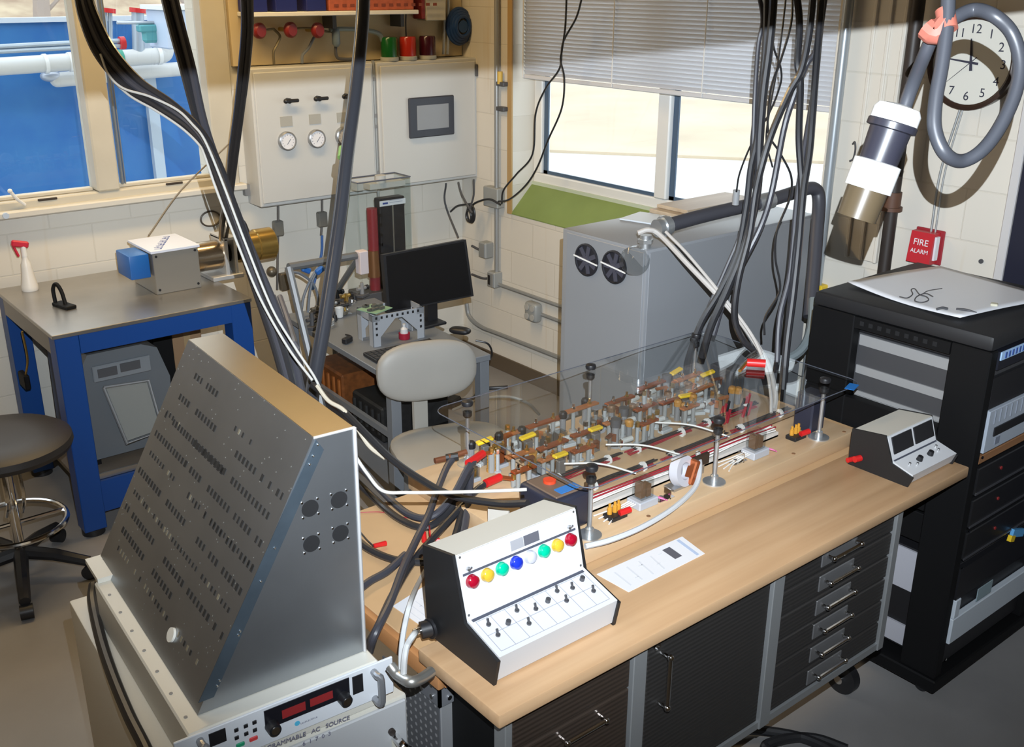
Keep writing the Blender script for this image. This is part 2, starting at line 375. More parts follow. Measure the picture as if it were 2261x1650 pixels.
t = thing('drain_pipe', 'large white pipe with an elbow rising at its end, outside the back window', 'pipe', Yp(180, 140, 8.2))
b = B().tube(outp([(-120, 153), (0, 147), (180, 135), (340, 124)]), .062, 14); b.tube(outp([(335, 125), (360, 120), (366, 108), (367, 80)]), .062, 14)
b.build('pipe', PVC, t)
b = B()
for px, py in ((100, 141), (155, 137), (350, 122)): b.cyl(Yp(px - 4, py + .3, 8.2), Yp(px + 4, py - .3, 8.2), .07)
b.build('coupling', WHITE, t)
p = Yp(262, 130, 8.2); B().cyl(Yp(254, 130.5, 8.2), Yp(270, 129.5, 8.2), .068).build('green_band', M('green_tape', (.05, .32, .22), .5), t)
for k, (px, y0, y1) in enumerate(((239, 24, 128), (306, 24, 122))):
    b = B()
    for dx in ((-5, 6) if k == 0 else (0,)): b.cyl(Yp(px + dx, y1, 8.2), Yp(px + dx - 2, y0, 8.2), .016 if k == 0 else .045)
    rs_ = b.build('riser', M('galvanised_pipe', (.38, .44, .50), .4, .4), t); lab(B().cyl(Yp(px - 2, y0 + 4, 8.2), Yp(px - 2, y0 - 6, 8.2), .06).build('cap', RED, rs_), 'red cap')
t = thing('drain_pipe', 'lower white pipe with a rounded stub end, below the elbowed pipe outside', 'pipe', Yp(260, 165, 8.25))
b = B().tube([Yp(px, py, 8.36) for px, py in ((128, 176), (200, 170), (300, 160), (402, 152))], .055, 14); b.sph(Yp(126, 176, 8.36), .055)
b.build('pipe', PVC, t)
B().sph(Yp(112, 168, 8.36), .06, (1.3, 1, .7)).build('valve', M('pale_metal', (.5, .53, .58), .4, .5), t)
t = thing('pipe_rail', 'thin pair of horizontal pipes with a red cap, in front of the blue container', 'pipe', Yp(150, 100, 8.3))
b = B()
for dy in (0, 11): b.tube([Yp(px, py + dy, 7.95) for px, py in ((-80, 108), (0, 103), (150, 95), (268, 90))], .016)
b.build('pipe', M('galvanised_pipe', (.38, .44, .50), .4, .4), t); B().cyl(Yp(264, 95, 7.95), Yp(275, 94.5, 7.95), .045).build('cap', RED, t)
p = Yp(425, 62, 7.55); t = thing('vent_hood', 'pale blue sheet metal hood above the elbowed pipe outside', 'hood', p)
HOOD = M('pale_blue_sheet', (.52, .60, .74), .4)
B().box(p, (.52, .36, .26), bev=.01).build('body', HOOD, t); B().cyl((p.x + .1, p.y + .1, -.02), (p.x + .1, p.y + .1, p.z - .12), .03).build('post', M('pale_post', (.40, .47, .55), .5), t); B().prism([p + V((-.29, -.2, .13)), p + V((.29, -.2, .13)), p + V((.29, .2, .13)), p + V((-.29, .2, .13))], (0, 0, .03)).build('lid', WHITE, t)
t = thing('pipe_manifold', 'small teal valve block beside the hood outside', 'valve', Yp(335, 62, 7.6))
b = B(); b.box(Yp(338, 62, 7.6), (.22, .08, .05), bev=.01); b.box(Yp(345, 78, 7.6), (.2, .06, .1), bev=.02)
b.build('body', M('teal_plastic', (.10, .36, .40), .5), t); B().tube([Yp(258, 50, 7.6), Yp(330, 50, 7.6), Yp(375, 47, 7.6)], .012).build('rod', M('pale_metal', (.5, .53, .58), .4, .5), t)
# bare trees on the bank
BARK = M('pale_bark', (.36, .30, .26), .9)
trees = ((2.2, 17, 'leaning'), (3.4, 18.5, 'thin'), (4.6, 16.5, 'forked'), (6.2, 19, 'thick'), (7.4, 17.5, 'slender'), (1.2, 19.5, 'outer'))
for k, (x, y, ad) in enumerate(trees):
    t = thing('bare_tree', 'bare %s tree trunk on the leafy bank, %s along the bank' % (ad, ('first', 'second', 'third', 'fourth', 'fifth', 'sixth')[k]), 'tree', (x, y, .9), group='bare trees beyond the container')
    b = B(); h = 5 + (k % 3)
    lean = random.uniform(-.6, .6); b.tube([(x, y, .8), (x + lean * .3, y, 2.6), (x + lean, y, h)], lambda u: .16 * (1 - .7 * u), 8)
    b.build('trunk', BARK, t); b = B()
    for q in range(9):
        z = 1.8 + q * .45; a = random.uniform(0, 6.28); s0 = V((x + lean * (z - .8) / (h - .8) * .8, y, z))
        b.tube([s0, s0 + V((math.cos(a) * .6, math.sin(a) * .6, .5)), s0 + V((math.cos(a) * 1.3, math.sin(a) * 1.3, 1.3))], lambda u: .035 * (1 - .8 * u), 5, 4)
    b.build('branch', BARK, t)

# ================================================================== BENCH, REAR TABLE
BZ = .95
tt = thing('work_bench', 'long wood-topped workbench with a steel-grey frame carrying drawers and a cupboard', 'workbench', (2.0, 1.5, 0))
BX0, BX1, BY0, BY1 = 1.072, 2.925, 1.352, 1.645
B().bb(BX0, BX1, BY0, BY1, .915, BZ, bev=.005, seg=2).build('bench_top', WOOD, tt)
FRAMEG = M('frame_grey', (.33, .34, .345), .4, .5)
b = B(); b.bb(1.13, 2.63, 1.405, 1.42, .885, .915); b.bb(1.136, 2.60, 1.389, 1.66, .402, .425)
b.build('frame', FRAMEG, tt)
for x0, x1 in ((1.115, 1.135), (1.500, 1.545), (2.02, 2.066), (2.60, 2.63)):
    B().bb(x0, x1, 1.385, 1.425, .40, .905, bev=.002).build('post', FRAMEG, tt)
for x, y in ((2.83, 1.60), (1.22, 1.63)):
    lg = B().bb(x - .02, x + .02, y - .02, y + .02, .13, .915).build('leg', BLACKM, tt)
    B().cyl((x - .018, y + .02, .058), (x + .018, y + .02, .058), .058, seg=24).build('caster', BLACK, lg)
    B().cyl((x - .03, y + .02, .058), (x - .018, y + .02, .058), .016).build('axle', CHROME, lg)
B().tube([Dp(862, 1470, 2.21), Dp(880, 1492, 2.20), Dp(906, 1506, 2.17), Dp(930, 1499, 2.19), Dp(952, 1484, 2.22)], .0125, 12).build('push_handle', M('handle_satin', (.45, .44, .41), .35, .8), tt)
# rear table under the model
rt = thing('rear_table', 'low wooden table with orange edge behind the bench, under the wired model', 'table', (2.0, 2.0, 0))
B().bb(1.1015, 2.985, 1.603, 2.345, .868, .912, bev=.002).build('table_top', M('birch_top', (.56, .36, .19), .45, var=.12, vscale=5), rt)
B().bb(1.082, 1.101, 1.583, 2.346, .866, .9125, bev=.004, seg=2).build('edge_band', WOODO, rt); B().bb(1.1015, 2.98, 1.583, 1.6025, .866, .905).build('edge_band', WOODO, rt)
PERF = M('perforated_steel', (.20, .205, .215), .4, .6)
def dotted(name, base, dot, sx, sz):
    mt = bpy.data.materials.new(name); mt.use_nodes = True; nt = mt.node_tree; p = nt.nodes['Principled BSDF']; L = nt.links.new
    g = nt.nodes.new('ShaderNodeNewGeometry'); mp = nt.nodes.new('ShaderNodeMapping'); mp.inputs['Scale'].default_value = (sx, sx, sz); L(g.outputs['Position'], mp.inputs[0])
    v = nt.nodes.new('ShaderNodeTexVoronoi'); v.inputs['Scale'].default_value = 1; v.inputs['Randomness'].default_value = 0; L(mp.outputs[0], v.inputs['Vector'])
    r = nt.nodes.new('ShaderNodeValToRGB'); r.color_ramp.elements[0].position = .2; r.color_ramp.elements[1].position = .28; r.color_ramp.elements[0].color = (*dot, 1); r.color_ramp.elements[1].color = (*base, 1)
    L(v.outputs['Distance'], r.inputs[0]); L(r.outputs[0], p.inputs['Base Color']); p.inputs['Roughness'].default_value = .45; p.inputs['Metallic'].default_value = .5
    return mt
PERF = dotted('perforated_steel_front', (.20, .205, .22), (.55, .55, .57), 48, 48)
for k, (x, y) in enumerate(((1.145, 1.650), (1.145, 2.28), (2.93, 2.28))):
    lg = B().bb(x - .04, x + .04, y - .04, y + .04, 0, .866, bev=.004).build('leg', M('leg_grey_alu', (.36, .365, .375), .4, .35), rt)
    if k == 0:
        B().bb(x - .043, x - .039, y - .038, y + .2, .1, .80).build('perforated_strip', PERF, lg)
        b = B(); b.bb(x - .047, x - .04, y - .047, y + .04, .80, .868); b.bb(x - .047, x + .04, y - .047, y - .04, .80, .868); b.build('corner_bracket', M('bracket_grey', (.17, .175, .19), .5, .2), lg)
        b = B()
        for dz in (.818, .85):
            for d in (-.02, .02): b.cyl((x + d, y - .047, dz), (x + d, y - .051, dz), .006); b.cyl((x - .047, y + d, dz), (x - .051, y + d, dz), .006)
        b.build('bolt', CHROME, lg)
# drawers and cupboard hung under the bench
DRW = M('drawer_front_dark', (.028, .027, .027), .3, .55); DRB = M('drawer_brown_steel', (.05, .035, .025), .28, .75)
def ribbed(name, col):
    mt = M(name, col, .36, .55); nt = mt.node_tree; p = nt.nodes['Principled BSDF']; L = nt.links.new
    g = nt.nodes.new('ShaderNodeNewGeometry'); s = nt.nodes.new('ShaderNodeSeparateXYZ'); L(g.outputs['Position'], s.inputs[0])
    mm = nt.nodes.new('ShaderNodeMath'); mm.operation = 'MULTIPLY'; mm.inputs[1].default_value = 500; L(s.outputs['Z'], mm.inputs[0])
    sn = nt.nodes.new('ShaderNodeMath'); sn.operation = 'SINE'; L(mm.outputs[0], sn.inputs[0])
    bp = nt.nodes.new('ShaderNodeBump'); bp.inputs['Strength'].default_value = .22; bp.inputs['Distance'].default_value = .003; L(sn.outputs[0], bp.inputs['Height']); L(bp.outputs[0], p.inputs['Normal'])
    return mt
DRB = ribbed('drawer_brown_ribbed', (.085, .062, .048)); DOORM = ribbed('door_dark_ribbed', (.06, .056, .053)); DRK = ribbed('drawer_black_ribbed', (.062, .058, .056))
def handle(b, x, z, w, y):
    b.tube([(x - w / 2, y, z), (x - w / 2, y - .022, z), (x + w / 2, y - .022, z), (x + w / 2, y, z)], .0055, 8, smooth=False); b.sph((x + w / 2, y - .023, z), .008, u=10, v=8); b.sph((x - w / 2, y - .023, z), .008, u=10, v=8)
c = thing('drawer_cabinet', 'narrow cabinet of six black drawers with chrome handles, near the black rack', 'drawers', (2.33, 1.5, .43))
B().bb(2.07, 2.598, 1.41, 1.64, .43, .905).build('body', BLACKM, c)
for k in range(6):
    z0 = .431 + k * .0785; d = B().bb(2.072, 2.596, 1.392, 1.41, z0, z0 + .072, bev=.003).build('drawer', DRK, c)
    B().bb(2.235, 2.40, 1.388, 1.393, z0 + .012, z0 + .062, bev=.002).build('handle_plate', M('steel_plate', (.22, .22, .225), .35, .6), d)
    b = B(); handle(b, 2.325, z0 + .042, .13, 1.39); b.build('handle', CHROME, d)
c = thing('cupboard', 'ribbed black cupboard under the bench, between the two drawer stacks', 'cupboard', (1.78, 1.5, .43))
B().bb(1.549, 2.016, 1.41, 1.64, .43, .905).build('body', BLACKM, c); d = B().bb(1.552, 2.014, 1.392, 1.41, .43, .90, bev=.003).build('door', DOORM, c)
b = B(); b.tube([(1.60, 1.392, .845), (1.60, 1.362, .845), (1.60, 1.362, .70), (1.60, 1.392, .70)], .006, 8, smooth=False); b.sph((1.60, 1.362, .70), .009); b.sph((1.60, 1.362, .845), .009); b.build('handle', CHROME, d)
B().cyl((1.578, 1.393, .872), (1.578, 1.384, .872), .010).build('lock', CHROME, d)
c = thing('drawer_cabinet', 'wide brown-black drawer cabinet under the bench end nearest the white cabinet', 'drawers', (1.31, 1.5, .43))
B().bb(1.138, 1.497, 1.41, 1.64, .43, .905).build('body', BLACKM, c)
for z0, z1 in ((.432, .60), (.606, .79), (.796, .90)):
    d = B().bb(1.14, 1.495, 1.392, 1.41, z0, z1, bev=.003).build('drawer', DRB, c)
    if z0 < .7 : b = B(); handle(b, 1.34, z1 - .03, .12, 1.392); b.build('handle', CHROME, d)

# ------------------------------------------------------------------ control boxes
CBX = M('control_box_side', (.012, .012, .013), .5); CBW = M('control_panel_white', (.60, .605, .62), .4)
prof = [(1.435, BZ), (1.421, 1.018), (1.537, 1.050), (1.578, 1.200), (1.690, 1.176), (1.680, BZ)]
def control_box(name, label, x0, x1, prof, sl=.008):
    t = thing(name, label, 'control box', ((x0 + x1) / 2, 1.55, BZ))
    for xx in (x0, x1 - sl):
        B().prism([(xx, y, z) for y, z in prof], (sl, 0, 0)).build('side_panel', CBX, t)
    b = B(); cy = sum(p[0] for p in prof) / 6; cz = sum(p[1] for p in prof) / 6
    ins = [(y + (.004 if y < cy else -.004), z + (-.0035 if z > cz else .006)) for y, z in prof]
    b.prism([(x0 + sl, y, z) for y, z in ins], (x1 - x0 - 2 * sl, 0, 0)); b.build('panel', CBW, t)
    a_, c_ = ins[3], ins[4]; B().prism([(x0 + sl, a_[0] + .002, a_[1] + .0002), (x1 - sl, a_[0] + .002, a_[1] + .0002), (x1 - sl, c_[0], c_[1] + .0002), (x0 + sl, c_[0], c_[1] + .0002)], (0, 0, .002)).build('top_cover', M('box_cream', (.56, .545, .49), .45), t)
    return t, ins
t, ins = control_box('control_box', 'large white sloped control box with coloured lamps on the bench corner', 1.123, 1.483, prof)
def pface(ins, i, x, v, off=0):
    """point on face i of the profile (v from 0 at its lower end to 1), lifted by off"""
    a, c = ins[i], ins[i + 1]; d = V((0, c[0] - a[0], c[1] - a[1])); n = V((0, -d.z, d.y)).normalized()
    return V((x, a[0], a[1])) + d * v + n * off, d.normalized(), n
def onface(ins, i, x0, x1, v0, v1, h):
    p, d, n = pface(ins, i, x0, v0); q, _, _ = pface(ins, i, x0, v1)
    return [p, p + V((x1 - x0, 0, 0)), q + V((x1 - x0, 0, 0)), q], n * h
def strip(t, ins, i, x0, x1, v0, v1, mat, name, h=.0012):
    q, n = onface(ins, i, x0, x1, v0, v1, h); return B().prism(q, n).build(name, mat, t)
DK = M('panel_line', (.06, .065, .09), .6); LG = M('panel_grey', (.50, .51, .54), .5)
cols = [('red', (.30, .003, .018)), ('yellow', (.56, .36, .03)), ('green', (.0, .42, .24)), ('blue', (.01, .03, .42)), ('clear', (.47, .47, .53)), ('green', (.0, .42, .24)), ('yellow', (.56, .36, .03)), ('red', (.30, .003, .018))]
strip(t, ins, 2, 1.14, 1.466, .44, .655, M('panel_light', (.50, .515, .55), .4), 'lamp_strip', .0006)
strip(t, ins, 2, 1.14, 1.466, .662, .698, DK, 'rule'); strip(t, ins, 1, 1.14, 1.466, .885, .945, DK, 'rule')
strip(t, ins, 2, 1.14, 1.175, .72, .93, LG, 'label_box', .0005); strip(t, ins, 2, 1.43, 1.466, .72, .93, LG, 'label_box', .0005)
strip(t, ins, 2, 1.276, 1.312, .74, .90, M('tag_grey', (.30, .30, .32), .5), 'name_plate'); strip(t, ins, 2, 1.314, 1.358, .74, .90, M('tag_dark', (.10, .10, .12), .5), 'name_plate')
for k, (cn, cc) in enumerate(cols):
    x = 1.160 + k * .0408; p, d, n = pface(ins, 2, x, .545, .0006)
    lm = lab(B().lathe([(.0, .016), (.009, .015), (.0138, .011), (.0150, .006), (.0160, 0)], p, n, 20).build('lamp', M('lens_' + cn, cc, .12, coat=.6), t), cn + ' domed lamp')
for x, v in ((1.155, .755), (1.447, .755)):
    p, d, n = pface(ins, 2, x, v, .0005); b = B(); b.cyl(p, p + n * .006, .005, seg=10); b.cyl(p + n * .004, p + n * .016 + d * .006, .0022, seg=8); b.build('toggle', STEEL, t)
GR = M('thin_rule', (.33, .34, .39), .6)
b = B()
for k in range(9):
    x = 1.145 + k * .0395; q, n = onface(ins, 1, x - .0009, x + .0009, .10, .86, .0004); b.prism(q, n)
for v in (.10, .5, .86): q, n = onface(ins, 1, 1.145, 1.461, v - .006, v + .006, .0004); b.prism(q, n)
b.build('grid_lines', GR, t)
for k, (x, v) in enumerate(((1.165, .70), (1.165, .42), (1.205, .55), (1.246, .72), (1.246, .36), (1.287, .58), (1.326, .62), (1.366, .74), (1.366, .46), (1.405, .66), (1.443, .74), (1.443, .40))):
    p, d, n = pface(ins, 1, x, v, 0); b = B(); b.cyl(p, p + n * .004, .0055, seg=10)
    if k % 4 == 2: b.cyl(p, p + n * .010, .006, seg=12)
    else: b.cyl(p + n * .003, p + n * .014 + d * .007, .0024, .003, seg=8)
    b.build('switch', M('switch_dark', (.10, .10, .11), .4, .5), t)
b = B()
for x, v in ((1.139, .05), (1.139, .97), (1.467, .05), (1.467, .97)): p, d, n = pface(ins, 2, x, v); b.cyl(p, p + n * .0015, .003, seg=8)
b.build('screw', STEEL, t)
cp = V((1.123, 1.655, .979)); b = B(); b.cyl(cp, cp + V((-.028, .01, -.002)), .020, seg=16); b.cyl(cp + V((-.006, 0, 0)), cp + V((-.012, 0, 0)), .024, seg=16); b.build('connector', BLACK, t)
B().cyl(cp + V((-.028, .01, -.002)), cp + V((-.045, .014, -.004)), .009).build('cable_gland', CHROME, t)
GCAB = M('cable_pale_grey', (.48, .485, .48), .45)
cable('grey_cable', 'light grey cable from the large control box, dropping over the bench end', 'cable', [cp + V((-.04, .013, -.004)), Dp(915, 1400, 2.20), Dp(899, 1425, 2.19), Dp(893, 1455, 2.18), Dp(891, 1488, 2.185)], .007, GCAB)
cable('grey_cable', 'light grey cable looping beside the large control box towards the wall side', 'cable', [Dp(886, 1485, 2.205), Dp(886, 1440, 2.21), Dp(893, 1385, 2.23), Dp(908, 1325, 2.27), Zp(928, 1280, .935), Zp(950, 1240, .922)], .006, GCAB)

prof2 = [(1.396, BZ), (1.383, .985), (1.455, 1.005), (1.487, 1.085), (1.600, 1.07), (1.600, BZ)]
t, ins = control_box('control_box', 'small white sloped control box with two dark meters, beside the black rack', 2.648, 2.905, prof2, .006)
strip(t, ins, 2, 2.668, 2.772, .22, .92, BLACK, 'meter', .004); strip(t, ins, 2, 2.786, 2.888, .22, .92, BLACK, 'meter', .004)
strip(t, ins, 1, 2.66, 2.895, .92, .99, DK, 'rule')
for x in (2.745, 2.805):
    p, d, n = pface(ins, 1, x, .5); B().cyl(p, p + n * .014, .010, .008, seg=14).build('knob', BLACK, t)
for x, v in ((2.69, .5), (2.85, .5), (2.715, .35), (2.86, .7)):
    p, d, n = pface(ins, 1, x, v); B().cyl(p, p + n * .008, .004, seg=8).build('switch', STEEL, t)
b = B(); b.cyl((2.648, 1.56, .985), (2.625, 1.565, .985), .010); b.cyl((2.648, 1.585, .972), (2.628, 1.59, .972), .008)
lab(b.build('plug', RED, t), 'red banana plug in the side')

# ------------------------------------------------------------------ papers
def sheet(name, label, quad, group=None, lines=True, dark=None):
    t = thing(name, label, 'paper', sum((V(q) for q in quad), V()) / 4)
    q = [V(p) for p in quad]; B().prism(q, (0, 0, .0012)).build('page', PAPER, t)
    def P(u, v): return q[0] * (1 - u) * (1 - v) + q[1] * u * (1 - v) + q[2] * u * v + q[3] * (1 - u) * v + V((0, 0, .0013))
    b = B()
    for k in range(4): b.prism([P(.08 + .14 * k, .15), P(.10 + .14 * k, .15), P(.14 + .14 * k, .8), P(.12 + .14 * k, .8)], (0, 0, .0003))
    for u, v in ((.2, .3), (.35, .62), (.5, .4), (.62, .7)): b.prism([P(u, v), P(u + .05, v), P(u + .05, v + .03), P(u, v + .03)], (0, 0, .0003))
    b.build('printing', M('faint_print', (.62, .63, .67), .7), t)
    if dark:
        B().prism([P(.70, .30), P(.79, .30), P(.79, .82), P(.70, .82)], (0, 0, .0004)).build('dark_block', M('tag_dark', (.10, .10, .12), .5), t)
        B().prism([P(.91, .06), P(.945, .06), P(.945, .94), P(.91, .94)], (0, 0, .0004)).build('blue_band', M('faint_blue', (.42, .50, .66), .6), t)
    return t
sheet('paper_sheet', 'white printed instruction sheet lying flat on the bench beside the coloured-lamp box', [(1.603, 1.512, BZ), (1.888, 1.517, BZ), (1.908, 1.614, BZ), (1.598, 1.620, BZ)], dark=True)
sheet('paper_sheet', 'small white paper on the orange-edged table behind the coloured-lamp box', [(1.16, 1.72, .912), (1.29, 1.75, .912), (1.28, 1.90, .912), (1.15, 1.87, .912)])

# ------------------------------------------------------------------ the wired model board
MB = .965
t = thing('model_board', 'thick pale wooden board carrying the wired power model on the rear table', 'board', (2.2, 2.03, .912))
B().bb(1.53, 2.86, 1.715, 2.372, .9125, MB, bev=.004, seg=2).build('board', WOODB, t)
b = B()
for x in (1.58, 1.9, 2.2, 2.55, 2.82): b.cyl((x, 1.732, MB), (x, 1.732, MB + .0015), .006, seg=10)
b.build('screw_head', M('brown_screw', (.22, .11, .05), .5), t)
# cover posts, plexiglass cover
def make_post(x, y, label, z=1.15, r=.0065):
    t = thing('cover_post', label, 'post', (x, y, MB), group='posts holding up the clear cover')
    B().lathe([(.034, 0), (.034, .004), (.012, .006), (.012, .022), (.008, .026), (0, .026)], (x, y, MB), seg=20).build('foot', ZINC, t)
    B().cyl((x, y, MB + .02), (x, y, z - .012), r).build('rod', ZINC, t)
    B().lathe([(.010, -.03), (.014, -.025), (.014, -.012), (0, -.012)], (x, y, z), seg=14).build('collar', BLACK, t)
    B().lathe([(.007, .006), (.016, .008), (.018, .016), (.016, .022), (.006, .025), (0, .025)], (x, y, z), seg=16).build('knob', BLACK, t)
    return t
make_post(1.700, 1.757, 'steel cover post with black knob, front row, beside the black battery')
make_post(2.203, 1.757, 'steel cover post with black knob, front row, beside the round white coil')
make_post(2.715, 1.757, 'steel cover post with black knob, front row, beside the small dark speaker box')
make_post(1.71, 2.31, 'steel cover post with black knob, back row, in front of the beige chair seat')
make_post(2.215, 2.31, 'steel cover post with black knob, back row, against the grey cabinet front')
make_post(2.73, 2.31, 'steel cover post with black knob, back row, beside the red cable end')
def cover():
    b = B(); x0, x1, y0, y1, r = 1.615, 2.82, 1.685, 2.362, .05; pts = []
    for cx, cy, a0 in ((x1 - r, y1 - r, 0), (x0 + r, y1 - r, 90), (x0 + r, y0 + r, 180), (x1 - r, y0 + r, 270)):
        for k in range(7): a = math.radians(a0 + 15 * k); pts.append((cx + r * math.cos(a), cy + r * math.sin(a), 1.150))
    b.prism(pts, (0, 0, .005)); return b, pts
t = thing('plexiglass_cover', 'clear plexiglass sheet held on posts over the wired model', 'cover', (2.2, 2.03, 1.15))
b, pts = cover(); b.build('sheet', PLEXI, t)
b = B(); c = V((2.2, 2.03, 1.15))
ring = [V(p) for p in pts]; 
b.tube([p + V((0, 0, .0025)) for p in ring + ring[:2]], .0016, 5, smooth=False); b.build('edge', M('acrylic_edge', (.10, .11, .14), .2), t)
p = Zp(1893, 850, 1.156); t = tag(B().box(p + V((-.03, 0, .001)), (.055, .03, .0015), rot=(0, 0, .3)).build('tape_tab', BLUE2), 'blue tape tab stuck on the near corner of the clear cover', 'tape')

# bus bars: copper strips on glassy standoffs
def busbar(x0, x1, y, z, label, mat=COPPER, slant=0):
    t = thing('bus_bar', label, 'bus bar', ((x0 + x1) / 2, y, MB), group='copper bus bars of the model')
    B().box(((x0 + x1) / 2, y, z), (x1 - x0, .022, .007), rot=(0, 0, slant), bev=.001).build('bar', mat, t)
    n = max(2, int((x1 - x0) / .09))
    for k in range(n):
        x = x0 + (x1 - x0) * (k + .5) / n; yy = y + (x - (x0 + x1) / 2) * math.tan(slant)
        B().lathe([(.014, 0), (.014, .006), (.007, .008), (.007, z - MB - .003)], (x, yy, MB), seg=12).build('standoff', M('clear_standoff', (.38, .385, .37), .2, trans=.3), t)
        b = B(); b.cyl((x, yy, z + .003), (x, yy, z + .009), .008, seg=6); b.cyl((x, yy, z + .009), (x, yy, z + .022), .004, seg=8); b.build('bolt', BRASS if k % 2 else CHROME, t)
    return t
segs = {'back': [(1.80, 1.90), (1.925, 2.07), (2.09, 2.23), (2.27, 2.40), (2.42, 2.56), (2.60, 2.74)],
        'middle': [(1.74, 1.84), (1.86, 1.98), (2.0, 2.115), (2.15, 2.24), (2.28, 2.38), (2.41, 2.50), (2.54, 2.66)],
        'front': [(1.70, 1.78), (1.80, 1.87), (1.93, 2.02), (2.22, 2.30), (2.42, 2.50)]}
ordn = ['first', 'second', 'third', 'fourth', 'fifth', 'sixth', 'seventh']
for rn, y in (('back', 2.285), ('middle', 2.165), ('front', 2.085)):
    for k, (x0, x1) in enumerate(segs[rn]):
        busbar(x0, x1, y + random.uniform(-.008, .008), 1.030 + random.uniform(-.008, .012), 'copper strip on clear standoffs, %s from the chair in the %s row of the model' % (ordn[k], rn), COPPER if (k + len(rn)) % 3 else M('copper_bright', (.62, .24, .09), .35, .6), random.uniform(-.08, .08))
# yellow switches
ytags = ((2.505, 2.145, 'beside the fifth middle-row copper strip'), (2.076, 2.135, 'halfway along the middle row'), (1.863, 2.06, 'in the front row near the battery'), (1.873, 2.222, 'between middle and back rows near the chair'), (2.652, 2.325, 'at the back near the red cable end'), (2.724, 2.24, 'at the back corner of the cover'), (1.75, 2.277, 'nearest to the chair seat'))
for k, (x, y, w) in enumerate(ytags):
    t = thing('toggle_switch', 'yellow paddle switch on the model, ' + w, 'switch', (x, y, MB), group='yellow paddle switches')
    B().bb(x - .014, x + .014, y - .012, y + .012, MB, 1.028, bev=.003).build('body', M('smoke_plastic', (.12, .11, .10), .35), t)
    B().box((x, y, 1.042), (.055, .020, .010), rot=(.1, random.uniform(-.25, .1), random.uniform(-.3, .2)), bev=.003).build('paddle', YEL, t)
    b = B(); b.cyl((x - .018, y, MB), (x - .018, y, 1.03), .003, seg=8); b.cyl((x + .018, y, MB), (x + .018, y, 1.03), .003, seg=8); b.build('terminal', CHROME, t)
# clear-covered relays, posts and coils filling the rows
def relay(x, y, h, label, core):
    t = thing('relay', label, 'relay', (x, y, MB), group='clear covered relays')
    B().bb(x - .022, x + .022, y - .018, y + .018, MB, MB + .012, bev=.002).build('base', M('grey_base', (.30, .31, .33), .5), t)
    B().bb(x - .012, x + .012, y - .010, y + .010, MB + .012, MB + h * .75, bev=.003).build('coil', core, t)
    b = B()
    for d in (-.014, .014): b.bb(x + d - .0015, x + d + .0015, y - .012, y + .012, MB + .012, MB + h * .9)
    b.build('contact', STEEL, t); B().bb(x - .020, x + .020, y - .016, y + .016, MB + .0125, MB + h, bev=.003).build('cover', CLEARSM, t)
rl = [(1.775, 2.235, .07), (1.82, 2.11, .055), (1.96, 2.235, .06), (2.02, 2.235, .05), (2.18, 2.235, .055), (2.33, 2.225, .06), (2.46, 2.225, .055), (2.58, 2.24, .06), (2.12, 2.19, .04), (1.90, 2.12, .05), (1.65, 2.21, .05), (2.66, 2.17, .06)]
for k, (x, y, h) in enumerate(rl):
    relay(x, y, h, 'clear-covered relay between the copper rows, %s counted from the chair end' % (('third', 'fourth', 'sixth', 'seventh', 'ninth', 'tenth', 'eleventh', 'twelfth', 'eighth', 'fifth', 'first', 'thirteenth')[k]), (COPPER, GREYP, BRASS, M('coil_amber', (.42, .20, .04), .4))[k % 4])
# amber coils by the chair
for k, (x, y) in enumerate(((1.735, 2.225), (1.80, 2.27), (1.835, 2.155), (2.70, 2.29))):
    t = thing('coil', ('amber wire coil', 'tall amber coil', 'amber coil with white lead', 'brown wire coil')[k] + (' nearest the chair seat', ' behind the nearest yellow switch', ' left of the second copper row start', ' at the back corner post')[k], 'coil', (x, y, MB), group='wound coils')
    b = B().lathe([(.016, 0), (.016, .008), (.011, .010), (.011, .052), (.016, .054), (.016, .06), (0, .06)], (x, y, MB), seg=16); b.build('bobbin', M('coil_amber', (.42, .20, .04), .4), t)
    b = B(); b.tube([(x + .0125 * math.cos(a * .9), y + .0125 * math.sin(a * .9), MB + .011 + a * .0007) for a in range(58)], .0018, 5, smooth=False); b.build('winding', M('amber_wire', (.65, .33, .05), .3, .4), t)
# transparent cylinder meters (dark cap) on the rows
for k, (x, y) in enumerate(((2.235, 2.17), (2.565, 2.29), (2.15, 2.12))):
    t = thing('terminal_post', ('grey terminal post with dark cap in the middle row', 'black cap terminal post at the back row by the cabinet', 'short grey post under the clear cover at mid board')[k], 'terminal', (x, y, MB))
    B().lathe([(.02, 0), (.02, .006), (.012, .008), (.012, .085), (0, .085)], (x, y, MB), seg=16).build('post', GREYP, t); B().lathe([(.017, .07), (.017, .095), (0, .097)], (x, y, MB), seg=16).build('cap', GREYD, t)
